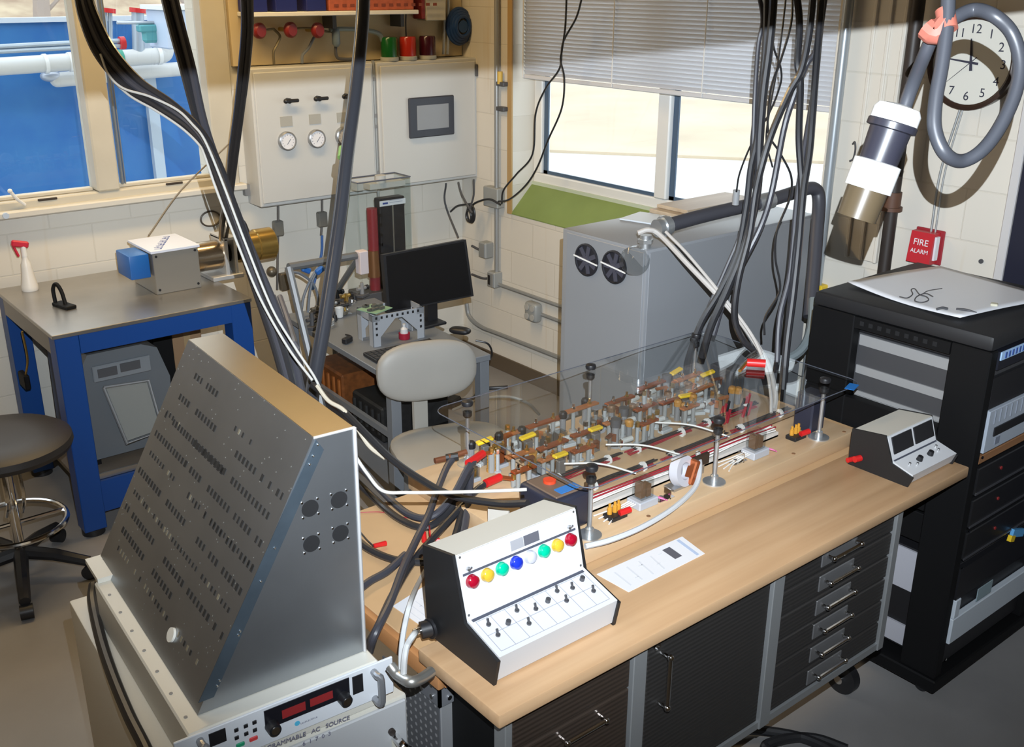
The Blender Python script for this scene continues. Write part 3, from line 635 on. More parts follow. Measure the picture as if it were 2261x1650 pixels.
# small fittings crowding the rows: nothing tells these apart
r9 = random.Random(21)
kinds = (('binding_post', 'small metal binding post among the copper strips of the model', 'binding post'), ('fuse_holder', 'small clear fuse holder among the copper strips of the model', 'fuse holder'), ('copper_clip', 'small bent copper clip among the strips of the model', 'clip'), ('wire_nut', 'small dark terminal cap among the copper strips of the model', 'terminal cap'))
for k in range(84):
    row = k % 3; y = (2.30, 2.225, 2.115)[row] + r9.uniform(-.03, .03); x = r9.uniform(1.70, 2.78); q = k % 4; nm, lb, ct = kinds[q]; a = r9.uniform(-.5, .5); z = r9.uniform(1.0, 1.035)
    t = thing(nm, lb, ct, (x, y, MB), group=ct + 's of the model')
    if q == 0:
        B().lathe([(.012, 0), (.012, .004), (.006, .006), (.006, z - MB), (0, z - MB)], (x, y, MB), seg=10).build('post', M('post_clear', (.48, .50, .50), .2, trans=.3), t); B().cyl((x, y, z), (x, y, z + .016), .008, seg=6).build('nut', CHROME if k % 8 else BRASS, t)
    elif q == 1:
        B().box((x, y, MB + .006), (.05, .024, .012), rot=(0, 0, a), bev=.002).build('base', M('base_clear_grey', (.42, .44, .44), .25), t); B().cyl((x - .02, y, MB + .03), (x + .02, y + .01 * a, MB + .03), .009, seg=10).build('tube', M('fuse_glass', (.50, .50, .47), .15), t)
        b = B(); b.cyl((x - .022, y, MB + .01), (x - .022, y, MB + .036), .006, seg=8); b.build('clip', CHROME, t)
    elif q == 2:
        b = B(); b.box((x, y, z), (.045, .014, .003), rot=(.2, .2 * a, a)); b.box((x + .02, y, z - .012), (.003, .014, .026), rot=(0, 0, a)); b.build('strip', M('copper_bright', (.62, .24, .09), .35, .6) if k % 8 < 4 else M('copper_brown', (.26, .10, .05), .4, .6), t); B().cyl((x, y, MB), (x, y, z), .005, seg=8).build('stem', STEEL, t)
    else:
        B().cyl((x, y, MB), (x, y, z), .010, seg=10).build('stem', M('post_smoke', (.20, .20, .20), .3), t); B().lathe([(.013, 0), (.014, .016), (.010, .022), (0, .022)], (x, y, z), seg=10).build('cap', (BLACK, M('relay_brown', (.20, .12, .07), .4, .3), M('coil_amber', (.42, .20, .04), .4))[k % 3], t)
# wire looms
for k, (y, c, nm) in enumerate(((2.045, (.30, .02, .03), 'red'), (1.945, (.32, .03, .04), 'dark red'))):
    for q in range(3):
        x0 = 1.80 + q * .33 + k * .05; L = .29
        t = thing('wire_loom', '%s and black wire bundle, %s piece along the %s run of the model' % (nm, ordn[q], ('rear', 'front')[k]), 'wires', (x0 + L / 2, y, MB), group='red and black wire bundles')
        b = B()
        for j in range(4): b.tube([(x0 + L * u, y + (j - 1.5) * .006 + random.uniform(-.003, .003), MB + .006 + random.uniform(0, .007)) for u in (0, .25, .5, .75, 1)], .0028, 5, 4)
        lab(b.build('red_wires', M('wire_' + nm.replace(' ', '_'), c, .45), t), 'red wires')
        b = B()
        for j in range(3): b.tube([(x0 + .03 + L * u * .95, y + (j - 1) * .007 + .004, MB + .014 + random.uniform(0, .005)) for u in (0, .3, .6, 1)], .0026, 5, 4)
        lab(b.build('black_wires', RUBBER, t), 'black wires')
        b = B()
        for u in (.15, .85): b.cyl((x0 + L * u - .004, y, MB + .012), (x0 + L * u + .004, y, MB + .012), .016, seg=10)
        b.build('wrap', WCAB, t)
t = thing('wire_channel', 'long off-white slotted wiring channel along the front of the model', 'channel', (2.22, 1.86, MB))
b = B(); b.bb(1.78, 2.62, 1.845, 1.852, MB, MB + .016); b.bb(1.78, 2.62, 1.888, 1.895, MB, MB + .016); b.bb(1.78, 2.62, 1.845, 1.895, MB, MB + .006)
b.build('tray', M('channel_white', (.58, .55, .51), .5), t)
b = B()
for j in range(6): b.tube([(1.78 + .84 * u, 1.858 + j * .005, MB + .018 + random.uniform(-.004, .008)) for u in (0, .2, .4, .6, .8, 1)], .003, 5, 4)
b.build('white_wires', WCAB, t)
b = B()
for j in range(2): b.tube([(1.79 + .84 * u, 1.865 + j * .016, MB + .026 + random.uniform(-.003, .006)) for u in (0, .2, .4, .6, .8, 1)], .0028, 5, 4)
b.build('red_wires', M('wire_red', (.30, .02, .03), .45), t)
for k, (x0, y0, x1, y1, lb) in enumerate(((2.06, 2.07, 2.22, 1.90, 'thin white wire crossing the loom beside the middle yellow switch'), (2.30, 2.10, 2.44, 1.90, 'thin white wire crossing the loom beside the fifth copper strip'), (1.87, 2.05, 2.02, 1.90, 'thin white wire dropping to the channel near the battery'))):
    cable('jumper_wire', lb, 'wire', [(x0, y0, MB + .05), ((x0 + x1) / 2, (y0 + y1) / 2, MB + .055), (x1, y1, MB + .03)], .003, WCAB)
# front row: relays with clear covers and pink wires, coil, terminal blocks
for k, (x, y) in enumerate(((1.935, 1.790), (2.445, 1.800))):
    w = ('near the black battery', 'near the small dark speaker box')[k]
    t = thing('socket_relay', 'tall clear relay in a grey socket with pink wires, ' + w, 'relay', (x, y, MB), group='front socket relays')
    B().bb(x - .038, x + .038, y - .027, y + .027, MB, MB + .025, bev=.003).build('socket', M('socket_grey', (.40, .41, .44), .45), t)
    b = B(); b.bb(x - .020, x - .004, y - .012, y + .012, MB + .03, MB + .075); b.bb(x + .004, x + .02, y - .012, y + .012, MB + .028, MB + .065); b.build('coil', M('relay_brown', (.20, .12, .07), .4, .3), t)
    B().bb(x - .025, x + .025, y - .02, y + .02, MB + .0255, MB + .088, bev=.003).build('cover', CLEARSM, t)
    b = B()
    for j in range(4): b.tube([(x + .03, y - .01 + j * .005, MB + .02), (x + .05, y - .02 - j * .006, MB + .016), (x + .07, y - .03 + j * .008, MB + .004)], .002, 5, 4)
    b.build('pink_wires', M('pink_wire', (.60, .12, .30), .5), t)
    b = B()
    for j in range(4): b.tube([(x - .04, y + .012 - j * .008, MB + .02), (x - .075 - j * .012, y + .02 - j * .01, MB + .01), (x - .16, y + .03 - j * .02, MB + .006)], .002, 5, 4)
    b.build('white_wires', WCAB, t)
t = thing('round_coil', 'pale grey ring with a copper winding beside the middle front post', 'coil', (2.115, 1.80, MB))
n0 = V((.15, -.96, .2)).normalized(); cpt = V((2.112, 1.805, MB + .047))
b = B(); b.lathe([(.026, -.014), (.046, -.014), (.046, .014), (.026, .014), (.026, -.014)], cpt, n0, 28); b.build('ring', M('ring_grey', (.50, .50, .54), .4), t)
B().box(cpt + V((.03, -.012, -.008)), (.022, .03, .075), rot=(0, .35, 0), bev=.004).build('winding', COPPER, t)
B().bb(2.06, 2.17, 1.785, 1.825, MB, MB + .008).build('foot', STEEL, t)
t = tag(B().box((2.205, 1.822, MB + .045), (.085, .012, .035), bev=.002).build('terminal_strip', M('brown_black', (.03, .018, .012), .5)), 'dark brown terminal strip behind the middle front post', 'terminal')
t['label'] = 'dark brown terminal strip behind the middle front post'
B().bb(2.185, 2.225, 1.816, 1.828, MB, MB + .03).build('bracket', STEEL, t)
for k, (x, y) in enumerate(((2.01, 1.775), (2.365, 1.80))):
    t = thing('bracket', ('shiny bent metal bracket beside the ring coil', 'shiny metal bracket left of the right socket relay')[k], 'bracket', (x, y, MB))
    b = B(); b.bb(x - .03, x + .03, y - .012, y + .012, MB, MB + .004); b.bb(x + .01, x + .014, y - .012, y + .012, MB, MB + .03); b.build('plate', CHROME, t)
    b = B(); b.cyl((x - .015, y, MB), (x - .015, y, MB + .014), .006, seg=8); b.build('bolt', CHROME, t)
for k, (px, py) in enumerate(((1358, 1143), (1757, 968))):
    p = Zp(px, py, MB); x, y = p.x, p.y
    t = thing('terminal_block', 'black terminal block with amber posts and red plug, ' + ('beside the battery', 'in front of the dark speaker box')[k], 'terminal', (x, y, MB), group='terminal blocks with amber posts')
    B().bb(x - .03, x + .03, y - .02, y + .02, MB, MB + .014, bev=.002).build('base', BLACK, t)
    for d in (-.016, .004, .018):
        B().lathe([(.007, .014), (.007, .032), (.004, .034), (.004, .045), (0, .046)], (x + d, y + .006, MB), seg=10).build('amber_post', M('amber_plastic', (.55, .26, .03), .35), t)
    lab(B().cyl((x + .0, y - .016, MB + .02), (x + .034, y - .024, MB + .024), .009, seg=10).build('plug', RED, t), 'red plug')
# batteries / boxes
def battery(x0, x1, y0, y1, z1, label, top=True):
    t = thing('battery', label, 'battery', ((x0 + x1) / 2, (y0 + y1) / 2, MB))
    B().bb(x0, x1, y0, y1, MB, z1, bev=.012, seg=3).build('case', M('battery_navy', (.022, .024, .04), .4), t)
    if top:
        B().bb(x0 + .015, x1 - .015, y0 + .015, y1 - .015, z1 - .002, z1 + .004, bev=.002).build('top_label', M('battery_top', (.15, .10, .07), .5), t)
        lab(B().cyl((x0 + .06, y1 - .06, z1 + .004), (x0 + .06, y1 - .06, z1 + .012), .018).build('terminal_cap', M('orange_red', (.65, .06, .02), .4), t), 'orange-red terminal cap')
        lab(B().box((x1 - .052, y0 + .037, z1 + .005), (.07, .03, .002)).build('sticker', M('sticker_blue', (.03, .17, .48), .5), t), 'blue sticker')
    return t
battery(1.617, 1.742, 1.80, 1.955, 1.072, 'dark blue battery with orange-red terminal cap behind the coloured-lamp box')
t = thing('speaker_box', 'small dark box standing at the model end near the black rack', 'box', (2.745, 1.85, MB))
B().bb(2.715, 2.79, 1.79, 1.86, MB, MB + .13, bev=.005).build('case', M('battery_navy', (.022, .024, .04), .4), t)
p = Zp(1205, 1085, MB + .03); t = thing('mains_plate', 'clear plastic connector plate beside the battery at the white cable end', 'connector', (1.52, 1.93, MB))
B().box((1.525, 1.925, MB + .038), (.008, .06, .062), rot=(0, 0, .5)).build('plate', M('frosted_plastic', (.50, .47, .42), .3), t)
b = B()
for d in (-.012, .012): b.cyl((1.520, 1.925 + d, MB + .03), (1.510, 1.92 + d, MB + .03), .005, seg=8)
b.build('bolt', CHROME, t)
# spare busy wiring at the near right
for k in range(4):
    x = 2.56 + k * .055; y = 2.02 + (k % 2) * .05
    t = thing('banana_plug', ('dark red plug cluster nearest the middle of the model', 'black and red plug cluster, second towards the rack', 'red plug cluster, third towards the rack', 'dark red plug cluster closest to the white cable end')[k], 'plug', (x, y, MB), group='plug clusters by the cable ends')
    for j in range(3):
        B().cyl((x + (j - 1) * .014, y, MB + .002), (x + (j - 1) * .014, y - .01, MB + .04 + j * .006), .006, .005, seg=8).build('plug', M('plug_red', (.32, .01, .025), .4) if (j + k) % 3 else BLACK, t)
t = thing('transformer', 'grey finned metal block under the red cable end at the model back', 'transformer', (2.76, 2.24, MB))
B().bb(2.758, 2.835, 2.165, 2.262, MB, MB + .10, bev=.004).build('body', GREYD, t)
b = B()
for k in range(5): b.bb(2.762 + k * .015, 2.768 + k * .015, 2.158, 2.165, MB + .005, MB + .095)
b.build('fins', ALU, t)
p0 = Zp(1645, 802, 1.17); p1 = Zp(1690, 803, 1.17)
t = thing('cable_lug', 'red sleeved cable lug lying on the clear cover near its back corner', 'lug', p0)
B().cyl(p0 + V((.01, 0, 0)), p1, .014, seg=12).build('sleeve', RED, t); B().cyl(p0 + V((-.05, -.02, -.01)), p0 + V((.01, 0, 0)), .006, seg=8).build('lug', BRASS, t)
# grey-white hose lying along the board front
cable('grey_hose', 'pale grey hose curving from the model channel and lying along the board front', 'hose', [Zp(1541, 1000, MB + .05), Zp(1545, 1030, MB + .04), Zp(1535, 1075, MB + .015), Zp(1490, 1120, MB + .010), Zp(1420, 1163, MB + .008), Zp(1350, 1192, MB + .008), Zp(1292, 1207, MB + .008)], .008, M('pale_hose', (.55, .56, .57), .4))

# ================================================================== AC SOURCE on its white cabinet, with the aluminium vent box
AO = V((.521, 1.674, 0)); AR = math.radians(-3.757); AU = V((math.cos(AR), math.sin(AR), 0)); AV = V((-math.sin(AR), math.cos(AR), 0)); AM = Matrix.Rotation(AR, 4, 'Z')
def A(u, v, z): return AO + AU * u + AV * v + V((0, 0, z))
def abox(b, u0, u1, v0, v1, z0, z1, bev=0, seg=1): return b.box(A((u0 + u1) / 2, (v0 + v1) / 2, (z0 + z1) / 2), (u1 - u0, v1 - v0, z1 - z0), rot=AM, bev=bev, seg=seg)
def Fp(px, py, v):
    d = ray(px, py); tt_ = ((AO + AV * v) - CAMP).dot(AV) / d.dot(AV); return CAMP + d * tt_
def fu(px, py, v=0): p = Fp(px, py, v); return (p - AO).dot(AU), p.z
ACW = M('warm_white_enamel', (.62, .60, .53), .4); ACP = M('panel_bluish_white', (.66, .69, .73), .4)
t = thing('power_cabinet', 'warm white floor cabinet under the power source at the bench end', 'cabinet', A(.25, .4, 0), AR)
b = B(); abox(b, -.010, .518, .004, .83, .03, .845, .006, 2); b.build('body', ACW, t)
b = B(); abox(b, -.004, .512, -.004, .006, .06, .838, .003); b.build('front_panel', M('front_grey_white', (.47, .48, .49), .4), t)
b = B(); abox(b, .03, .06, -.006, -.002, .3, .75); abox(b, .47, .49, -.006, -.002, .3, .75); b.build('rail', ACW, t)
for u, z in ((.47, .77), (.03, .77)): b = B(); b.cyl(A(u, -.004, z), A(u, -.012, z), .008, seg=12); b.build('bolt', DARKP, t)
u, z = fu(870, 1625); b = B(); b.tube([A(u, 0, z), A(u, -.04, z), A(u + .02, -.045, z - .03), A(u + .03, -.04, z - .12), A(u + .03, 0, z - .12)], .010, 10); b.build('handle', CHROME, t)
for k in range(4): b = B(); b.cyl(A(.04 + .43 * (k % 2), .06 + .7 * (k // 2), 0), A(.04 + .43 * (k % 2), .06 + .7 * (k // 2), .032), .025); b.build('foot', BLACK, t)
def atext(parent, s, name, px, py, px2, py2, size, mat, v=-.0045):
    p, q = Fp(px, py, v), Fp(px2, py2, v); return text(s, name, mat, parent, p, q - p, V((0, 0, 1)), size)
TXT = M('grey_print', (.18, .18, .24), .6)
atext(t, 'PROGRAMMABLE   AC   SOURCE', 'lettering', 560, 1668, 875, 1550, .0150, TXT)
atext(t, '6  1  7  0  3', 'lettering', 668, 1648, 755, 1614, .0140, TXT)

t = thing('power_source', 'rack-mount power source with red digital displays on the white cabinet', 'power supply', A(.241, .3, .846), AR)
b = B(); abox(b, .030, .452, .004, .68, .8465, .963, .004); b.build('case', ACW, t)
b = B(); abox(b, 0, .4826, -.003, .003, .8705, .9630, .0015); b.build('front_panel', ACP, t)
b = B()
for k in range(7): b.cyl(A(.045, .06 + k * .09, .963), A(.045, .06 + k * .09, .9645), .004, seg=8)
b.build('rivets', GREYP, t)
def patch(name, mat, px0, py0, px1, py1, px2, py2, px3, py3, v=-.003, h=.002):
    return B().prism([Fp(*q, v) for q in ((px0, py0), (px1, py1), (px2, py2), (px3, py3))], AV * -h).build(name, mat, t)
def prect(name, mat, px0, py0, px1, py1, v=-.003, h=.002):
    """upright rectangle on the panel, from two opposite photo corners"""
    (u0, z0), (u1, z1) = fu(px0, py0, v), fu(px1, py1, v); b = B(); abox(b, min(u0, u1), max(u0, u1), v - h, v, min(z0, z1), max(z0, z1)); return b.build(name, mat, t)
prect('display_window', M('display_black', (.010, .010, .014), .25), 582, 1571, 772, 1535); prect('switch_cover', BLACK, 777, 1496, 802, 1525)
disp = M('display_red', (.20, .02, .022), .3, emit=(.35, .02, .02), estr=.12)
prect('digits_display', disp, 622, 1570, 675, 1567, -.005, .001); prect('digits_display', disp, 684, 1545, 735, 1541, -.005, .001)
for px, py in ((607, 1612), (765, 1548)):
    u, z = fu(px, py, -.02); b = B(); b.cyl(A(u, -.003, z), A(u, -.024, z), .015, .013, seg=20); kn = b.build('knob', BLACK, t)
    b = B(); b.cyl(A(u, -.024, z), A(u, -.0255, z), .009, seg=16); b.build('knob_cap', CHROME, kn)
prect('power_switch', BLACK, 460, 1622, 500, 1635)
for px, py in ((520, 1610), (541, 1601), (560, 1593), (521, 1627), (542, 1618), (561, 1610)):
    u, z = fu(px, py); b = B(); abox(b, u - .0045, u + .0045, -.006, -.003, z - .0045, z + .0045, .001); b.build('key', BLACK, t)
for (px, py), mt_, nm in (((529, 1642), M('key_green', (.02, .33, .17), .4), 'green key'), ((558, 1629), M('key_red', (.62, .06, .06), .4), 'red key')):
    u, z = fu(px, py); b = B(); abox(b, u - .009, u + .009, -.006, -.003, z - .005, z + .005, .002); lab(b.build('key', mt_, t), nm)
for px, y0, y1 in ((823, 1482, 1542), (440, 1634, 1690)):
    u, z1 = fu(px, y0); _, z0 = fu(px, y1); b = B(); b.tube([A(u, -.003, z1), A(u, -.022, z1), A(u + .004, -.030, z1 - .006), A(u + .004, -.030, z0 + .006), A(u, -.022, z0), A(u, -.003, z0)], .008, 10, 4); b.build('handle', M('handle_grey', (.32, .33, .35), .3, .6), t)
u, z = fu(655, 1596); b = B(); b.lathe([(.004, 0), (.006, 0), (.006, .0005), (.004, .0005)], A(u, -.003, z), -AV, 16); b.build('emblem', M('emblem_blue', (.08, .45, .68), .5), t)
p = Fp(664, 1600, -.0035); scribble('maker_print', TXT, t, p, Fp(716, 1578, -.0035) - p, V((0, 0, 1)), 12, .0045)
cable('power_cable', 'thick black cable lying along the white cabinet beside the power source', 'cable', [Zp(207, 1292, .885), Zp(205, 1330, .870), Zp(222, 1410, .860), Zp(248, 1490, .8605), Zp(285, 1580, .8605), Zp(320, 1650, .8605), Zp(350, 1720, .855)], .0135, RUBBER, seg=10)

# aluminium vent box: trapezium prism on the power source
t = thing('vent_box', 'tall aluminium box with slanted slotted face and four round holes, on the power source', 'vent box', A(.25, .4, .9635), AR)
W0, W1, WT0, WT1, V0, V1, ZB, ZT = .066, .442, .356, .446, .050, .775, .9645, 1.501
b = B(); b.prism([A(W0, V0, ZB), A(W1, V0, ZB), A(WT1, V0, ZT), A(WT0, V0, ZT)], AV * (V1 - V0)); b.build('shell', ALU, t)
ALUB = M('aluminium_blue_film', (.12, .16, .20), .4, .7, var=.25, vscale=12); ALUE = M('aluminium_edge', (.62, .62, .62), .5, .5)
sl = (A(WT0, 0, ZT) - A(W0, 0, ZB)); sln = sl.normalized(); snr = sln.cross(AV).normalized()
if snr.dot(AU) > 0: snr = -snr
b = B(); b.prism([A(W0 + .004, V0 - .001, ZB + .03), A(W0 + .036, V0 - .001, ZB + .03), A(WT0 + .020, V0 - .001, ZT - .03), A(WT0 + .004, V0 - .001, ZT - .004)], AV * -.0015); b.build('blue_flange', ALUB, t)
b = B(); b.tube([A(W1, V0 - .001, ZB), A(WT1, V0 - .001, ZT)], .004, 6, smooth=False); b.tube([A(WT0, V0 - .001, ZT), A(WT1, V0 - .001, ZT)], .003, 6, smooth=False); b.build('sawn_edge', ALUE, t)
b = B(); abox(b, WT0 + .001, WT1 - .001, V0 + .001, V1 - .001, ZT, ZT + .0012); b.build('top_plate', M('aluminium_top', (.27, .235, .18), .28, .95, var=.1, vscale=5), t)
for px, py in ((685, 1123), (749, 1104), (688, 1201), (752, 1178)):
    u, z = fu(px, py, V0 - .001); b = B(); b.cyl(A(u, V0 + .0005, z), A(u, V0 - .0012, z), .0185, seg=28); h = b.build('fan_hole', M('hole_black', (.006, .006, .007), .9), t)
    b = B()
    for k in range(4): a = PI / 4 + k * PI / 2; b.cyl(A(u + .024 * math.cos(a), V0, z + .024 * math.sin(a)), A(u + .024 * math.cos(a), V0 - .002, z + .024 * math.sin(a)), .0025, seg=8)
    b.build('screws', CHROME, h)
b = B(); rs = random.Random(3)
L = sl.length
rowsp = [(.90, 1, .15, .4), (.845, 0, .55, .7), (.79, 1, .1, .45), (.775, 1, .62, .98), (.70, 0, .05, .2), (.69, 1, .05, .95), (.60, 1, .03, .97), (.52, 0, .05, .98), (.515, 1, .45, .98), (.43, 1, .02, .5), (.425, 1, .6, .97), (.345, 0, .05, .95), (.27, 1, .03, .35), (.262, 1, .45, .97), (.19, 1, .05, .6), (.12, 0, .1, .9), (.688, 1, .33, .60), (.6935, 1, .34, .62), (.602, 1, .30, .36), (.52, 1, .40, .46)]
spot = B()  # some small slots get a pale colour, glints painted on the slanted face
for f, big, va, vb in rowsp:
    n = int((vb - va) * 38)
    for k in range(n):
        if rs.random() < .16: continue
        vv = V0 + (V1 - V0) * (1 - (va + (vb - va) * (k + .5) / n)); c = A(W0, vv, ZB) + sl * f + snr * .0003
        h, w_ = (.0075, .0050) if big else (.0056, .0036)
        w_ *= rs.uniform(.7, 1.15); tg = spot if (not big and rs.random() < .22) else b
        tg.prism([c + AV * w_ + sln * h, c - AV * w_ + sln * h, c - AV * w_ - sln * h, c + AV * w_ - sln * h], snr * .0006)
b.build('slot_pattern', M('slot_black', (.012, .011, .010), .8), t); spot.build('painted_glints', M('painted_slot_glint', (.30, .27, .20), .5, .5), t)
b = B()
for k in range(170):
    f, vv = rs.random(), V0 + (V1 - V0) * rs.random(); c = A(W0, vv, ZB) + sl * f + snr * .0003
    b.prism([c + AV * .001 + sln * .0012, c - AV * .001 + sln * .0012, c - AV * .001 - sln * .0012, c + AV * .001 - sln * .0012], snr * .0005)
b.build('speck_pattern', M('scratch', (.24, .23, .20), .6, .5), t)
b = B(); c = A(W0, V0 + .22, ZB) + sl * .10 + snr * .0005; b.cyl(c, c + snr * .006, .016, seg=20); lab(b.build('plastic_cap', M('cap_white', (.72, .70, .63), .5), t), 'white round plug low on the slotted face')
b = B()
for k, (f) in enumerate((.97, .93, .90, .60, .48, .30, .285, .12, .10)): c = A(W0, V0, ZB) + sl * f + AU * .016 - AV * .003; b.sph(c, .003, u=8, v=6)
b.build('rivets', CHROME, t)
b = B(); abox(b, W0 - .03, W0 + .01, V1 - .11, V1 + .005, ZB - .001, ZB + .012); b.build('back_lip', ACW, t)

# ================================================================== BLUE TABLE and what stands on it
t = thing('work_table', 'bright blue steel table with bare metal top below the back window', 'table', (1.54, 4.79, 0))
B().bb(1.092, 1.985, 4.352, 5.235, .945, .963, bev=.002).build('table_top', M('mill_steel', (.50, .48, .45), .3, .85, var=.25, vscale=3), t)
B().bb(1.199, 1.881, 4.357, 4.372, .862, .945).build('apron', BLUE, t); B().bb(1.199, 1.881, 5.21, 5.225, .862, .945).build('apron', BLUE, t)
lab(B().bb(1.10, 1.112, 4.44, 5.14, .86, .945).build('side_apron', M('dull_steel', (.28, .26, .24), .4, .7), t), 'bare steel side rail')
for x, y in ((1.10, 4.356), (1.882, 4.356), (1.10, 5.13), (1.882, 5.13)):
    lg = B().bb(x, x + .098, y, y + .096, .03, .945, bev=.003).build('leg', BLUE, t)
    B().cyl((x + .05, y + .05, 0), (x + .05, y + .05, .03), .05, seg=20).build('foot', BLACK, lg)
B().bb(1.12, 1.965, 4.40, 5.18, .255, .275).build('shelf', M('shelf_brown', (.16, .13, .10), .5), t); B().bb(1.198, 1.882, 4.394, 4.402, .252, .278).build('shelf_edge', STEEL, t); B().bb(1.198, 1.882, 4.375, 4.393, .10, .25).build('lower_apron', BLUE, t)

p = V((1.222, 5.12, .963)); t = thing('spray_bottle', 'white spray bottle with a red trigger at the back corner of the blue table', 'bottle', p)
B().lathe([(.036, 0), (.038, .004), (.038, .02), (.030, .06), (.024, .11), (.022, .13), (.013, .155), (.013, .17), (0, .17)], p, seg=24).build('bottle', M('white_hdpe', (.75, .74, .71), .4), t)
b = B(); b.box(p + V((-.012, 0, .225)), (.075, .024, .030), rot=(0, .25, 0), bev=.006); b.box(p + V((-.035, 0, .195)), (.012, .016, .06), rot=(0, -.3, 0), bev=.004); b.build('trigger', M('trigger_red', (.55, .02, .05), .4), t)
B().cyl(p + V((0, 0, .165)), p + V((0, 0, .215)), .014, .012).build('neck', WHITE, t)
p = V((1.252, 4.76, .963)); t = thing('clamp', 'small black toggle clamp standing on the bare metal table top', 'clamp', p)
b = B(); b.box(p + V((.01, -.02, .008)), (.05, .12, .016), rot=(0, 0, .25), bev=.003); b.build('base', BLACKM, t)
b = B(); b.tube([p + V((-.012, .03, .01)), p + V((-.012, .035, .075)), p + V((0, .02, .10)), p + V((.012, 0, .07)), p + V((.014, -.03, .012))], .009, 8); b.build('loop', BLACKM, t)

t = thing('gear_motor', 'steel gearbox with blue terminal box and brass motor barrel on the blue table', 'motor', (1.8, 4.75, .963))
B().bb(1.660, 1.880, 4.666, 4.95, .963, 1.160, bev=.003).build('gearbox', M('gearbox_plate', (.40, .38, .34), .38, .7), t)
b = B()
for x, z in ((1.675, 1.145), (1.863, 1.148), (1.675, .985), (1.863, .985)): b.cyl((x, 4.667, z), (x, 4.662, z), .006, seg=10)
b.build('bolts', BLACK, t)
B().bb(1.652, 1.888, 4.662, 4.955, 1.160, 1.172, bev=.001).build('top_cover', M('cover_bluish_white', (.66, .69, .78), .35), t)
scribble('printing', INKB, t, V((1.712, 4.685, 1.1722)), V((.50, .85, 0)), V((-.85, .50, 0)), 9, .040)
lab(B().bb(1.558, 1.652, 4.69, 4.86, 1.045, 1.158, bev=.006, seg=2).build('terminal_box', M('terminal_blue', (.01, .11, .38), .4), t), 'blue terminal box')
ax = 4.80; az = 1.075
b = B(); b.cyl((1.880, ax, az), (2.035, ax, az), .072, seg=32); b.build('barrel', M('turned_steel', (.50, .40, .28), .2, .95), t)
b = B(); b.bb(2.035, 2.055, ax - .08, ax + .08, .98, 1.165, bev=.004); b.bb(2.085, 2.10, ax - .08, ax + .08, .98, 1.165, bev=.004); b.bb(2.035, 2.10, ax - .08, ax + .08, 1.155, 1.168); b.bb(1.96, 2.12, ax - .09, ax + .09, .963, .985, bev=.003)
b.build('bracket', M('bracket_alu', (.58, .58, .57), .4, .5), t)
B().cyl((2.05, ax, az), (2.13, ax, az), .045, seg=20).build('coupling', BLACKM, t)
B().lathe([(.0, 0), (.070, 0), (.074, .004), (.074, .10), (.080, .104), (.080, .19), (.074, .196), (0, .196)], (2.13, ax, az + .015), (1, 0, 0), 32).build('motor_barrel', BRASS, t)
b = B(); b.tube([V((2.20, ax, az + .09)), V((2.17, ax - .01, az + .15)), V((2.11, ax, az + .17)), V((2.08, ax + .02, az + .12))], .010, 8); b.build('lead', RUBBER, t)
cable('pull_string', 'thin brown cord stretched from the window to the blue table', 'cord', [Yp(505, 318, 5.22), Yp(400, 420, 5.1), Zp(328, 520, 1.176)], .004, M('cord_brown', (.20, .17, .13), .6), seg=6)
b = B(); cpt = Yp(465, 483, 5.292); b.tube([cpt + V((.055 * math.cos(a / 3.), 0, .04 * math.sin(a / 3.))) for a in range(20)], .005, 6, 3)
tag(b.build('wire_loop', M('cord_dark', (.06, .05, .04), .5)), 'dark wire loop on the wall behind the gear motor', 'wire')

# big grey machine below
GM = M('machine_grey', (.15, .165, .18), .4, .2); t = thing('generator', 'big grey electric generator on the low shelf of the blue table', 'generator', (1.41, 4.7, .275))
b = B(); b.prism([(1.215, 4.50, .30), (1.60, 4.50, .30), (1.615, 4.50, .62), (1.57, 4.50, .77), (1.50, 4.50, .80), (1.26, 4.50, .80), (1.225, 4.50, .74)], (0, .5, 0)); b.build('housing', GM, t)
b = B(); b.bb(1.235, 1.255, 4.5, 4.95, .275, .30); b.bb(1.56, 1.58, 4.5, 4.95, .275, .30); b.build('foot', BLACKM, t)
b = B(); b.bb(1.27, 1.53, 4.485, 4.50, .67, .745, bev=.004); b.build('ledge', M('machine_grey_light', (.20, .215, .23), .4), t)
for q in ((1.29, 1.375, 4.481, 4.486, .69, .73), (1.39, 1.48, 4.481, 4.486, .695, .735), (1.33, 1.42, 4.60, 4.68, .80, .803)): B().bb(*q).build('name_plate', GREYD, t)
def tray(x0, x1, x2, x3, z0, z1, y, dep): return [(x0, y, z1), (x1, y, z1), (x3, y, z0), (x2, y, z0)]
b = B(); b.prism([(1.315, 4.485, .635), (1.50, 4.485, .62), (1.515, 4.43, .40), (1.36, 4.43, .385)], (0, .055, .0)); b.build('cover', M('cover_grey_glossy', (.33, .34, .32), .22, .3), t)
b = B(); b.tube([(1.305, 4.478, .645), (1.505, 4.478, .63), (1.525, 4.425, .395), (1.355, 4.422, .375), (1.305, 4.478, .645)], .008, 8, smooth=False); b.build('cover_rim', M('rim_steel', (.35, .36, .37), .35, .6), t)
t = tag(B().bb(1.86, 1.875, 5.24, 5.26, .30, .31).build('shelf_tab', STEEL), None, None); bpy.data.objects.remove(t)
tag(B().bb(1.70, 1.80, 4.92, 5.10, .275, .72, bev=.004).build('black_case', BLACKM), 'tall black case standing behind the grey generator', 'case')
t = thing('cardboard_box', 'brown cardboard box on the low shelf beside the black case', 'box', (1.86, 5.02, .275))
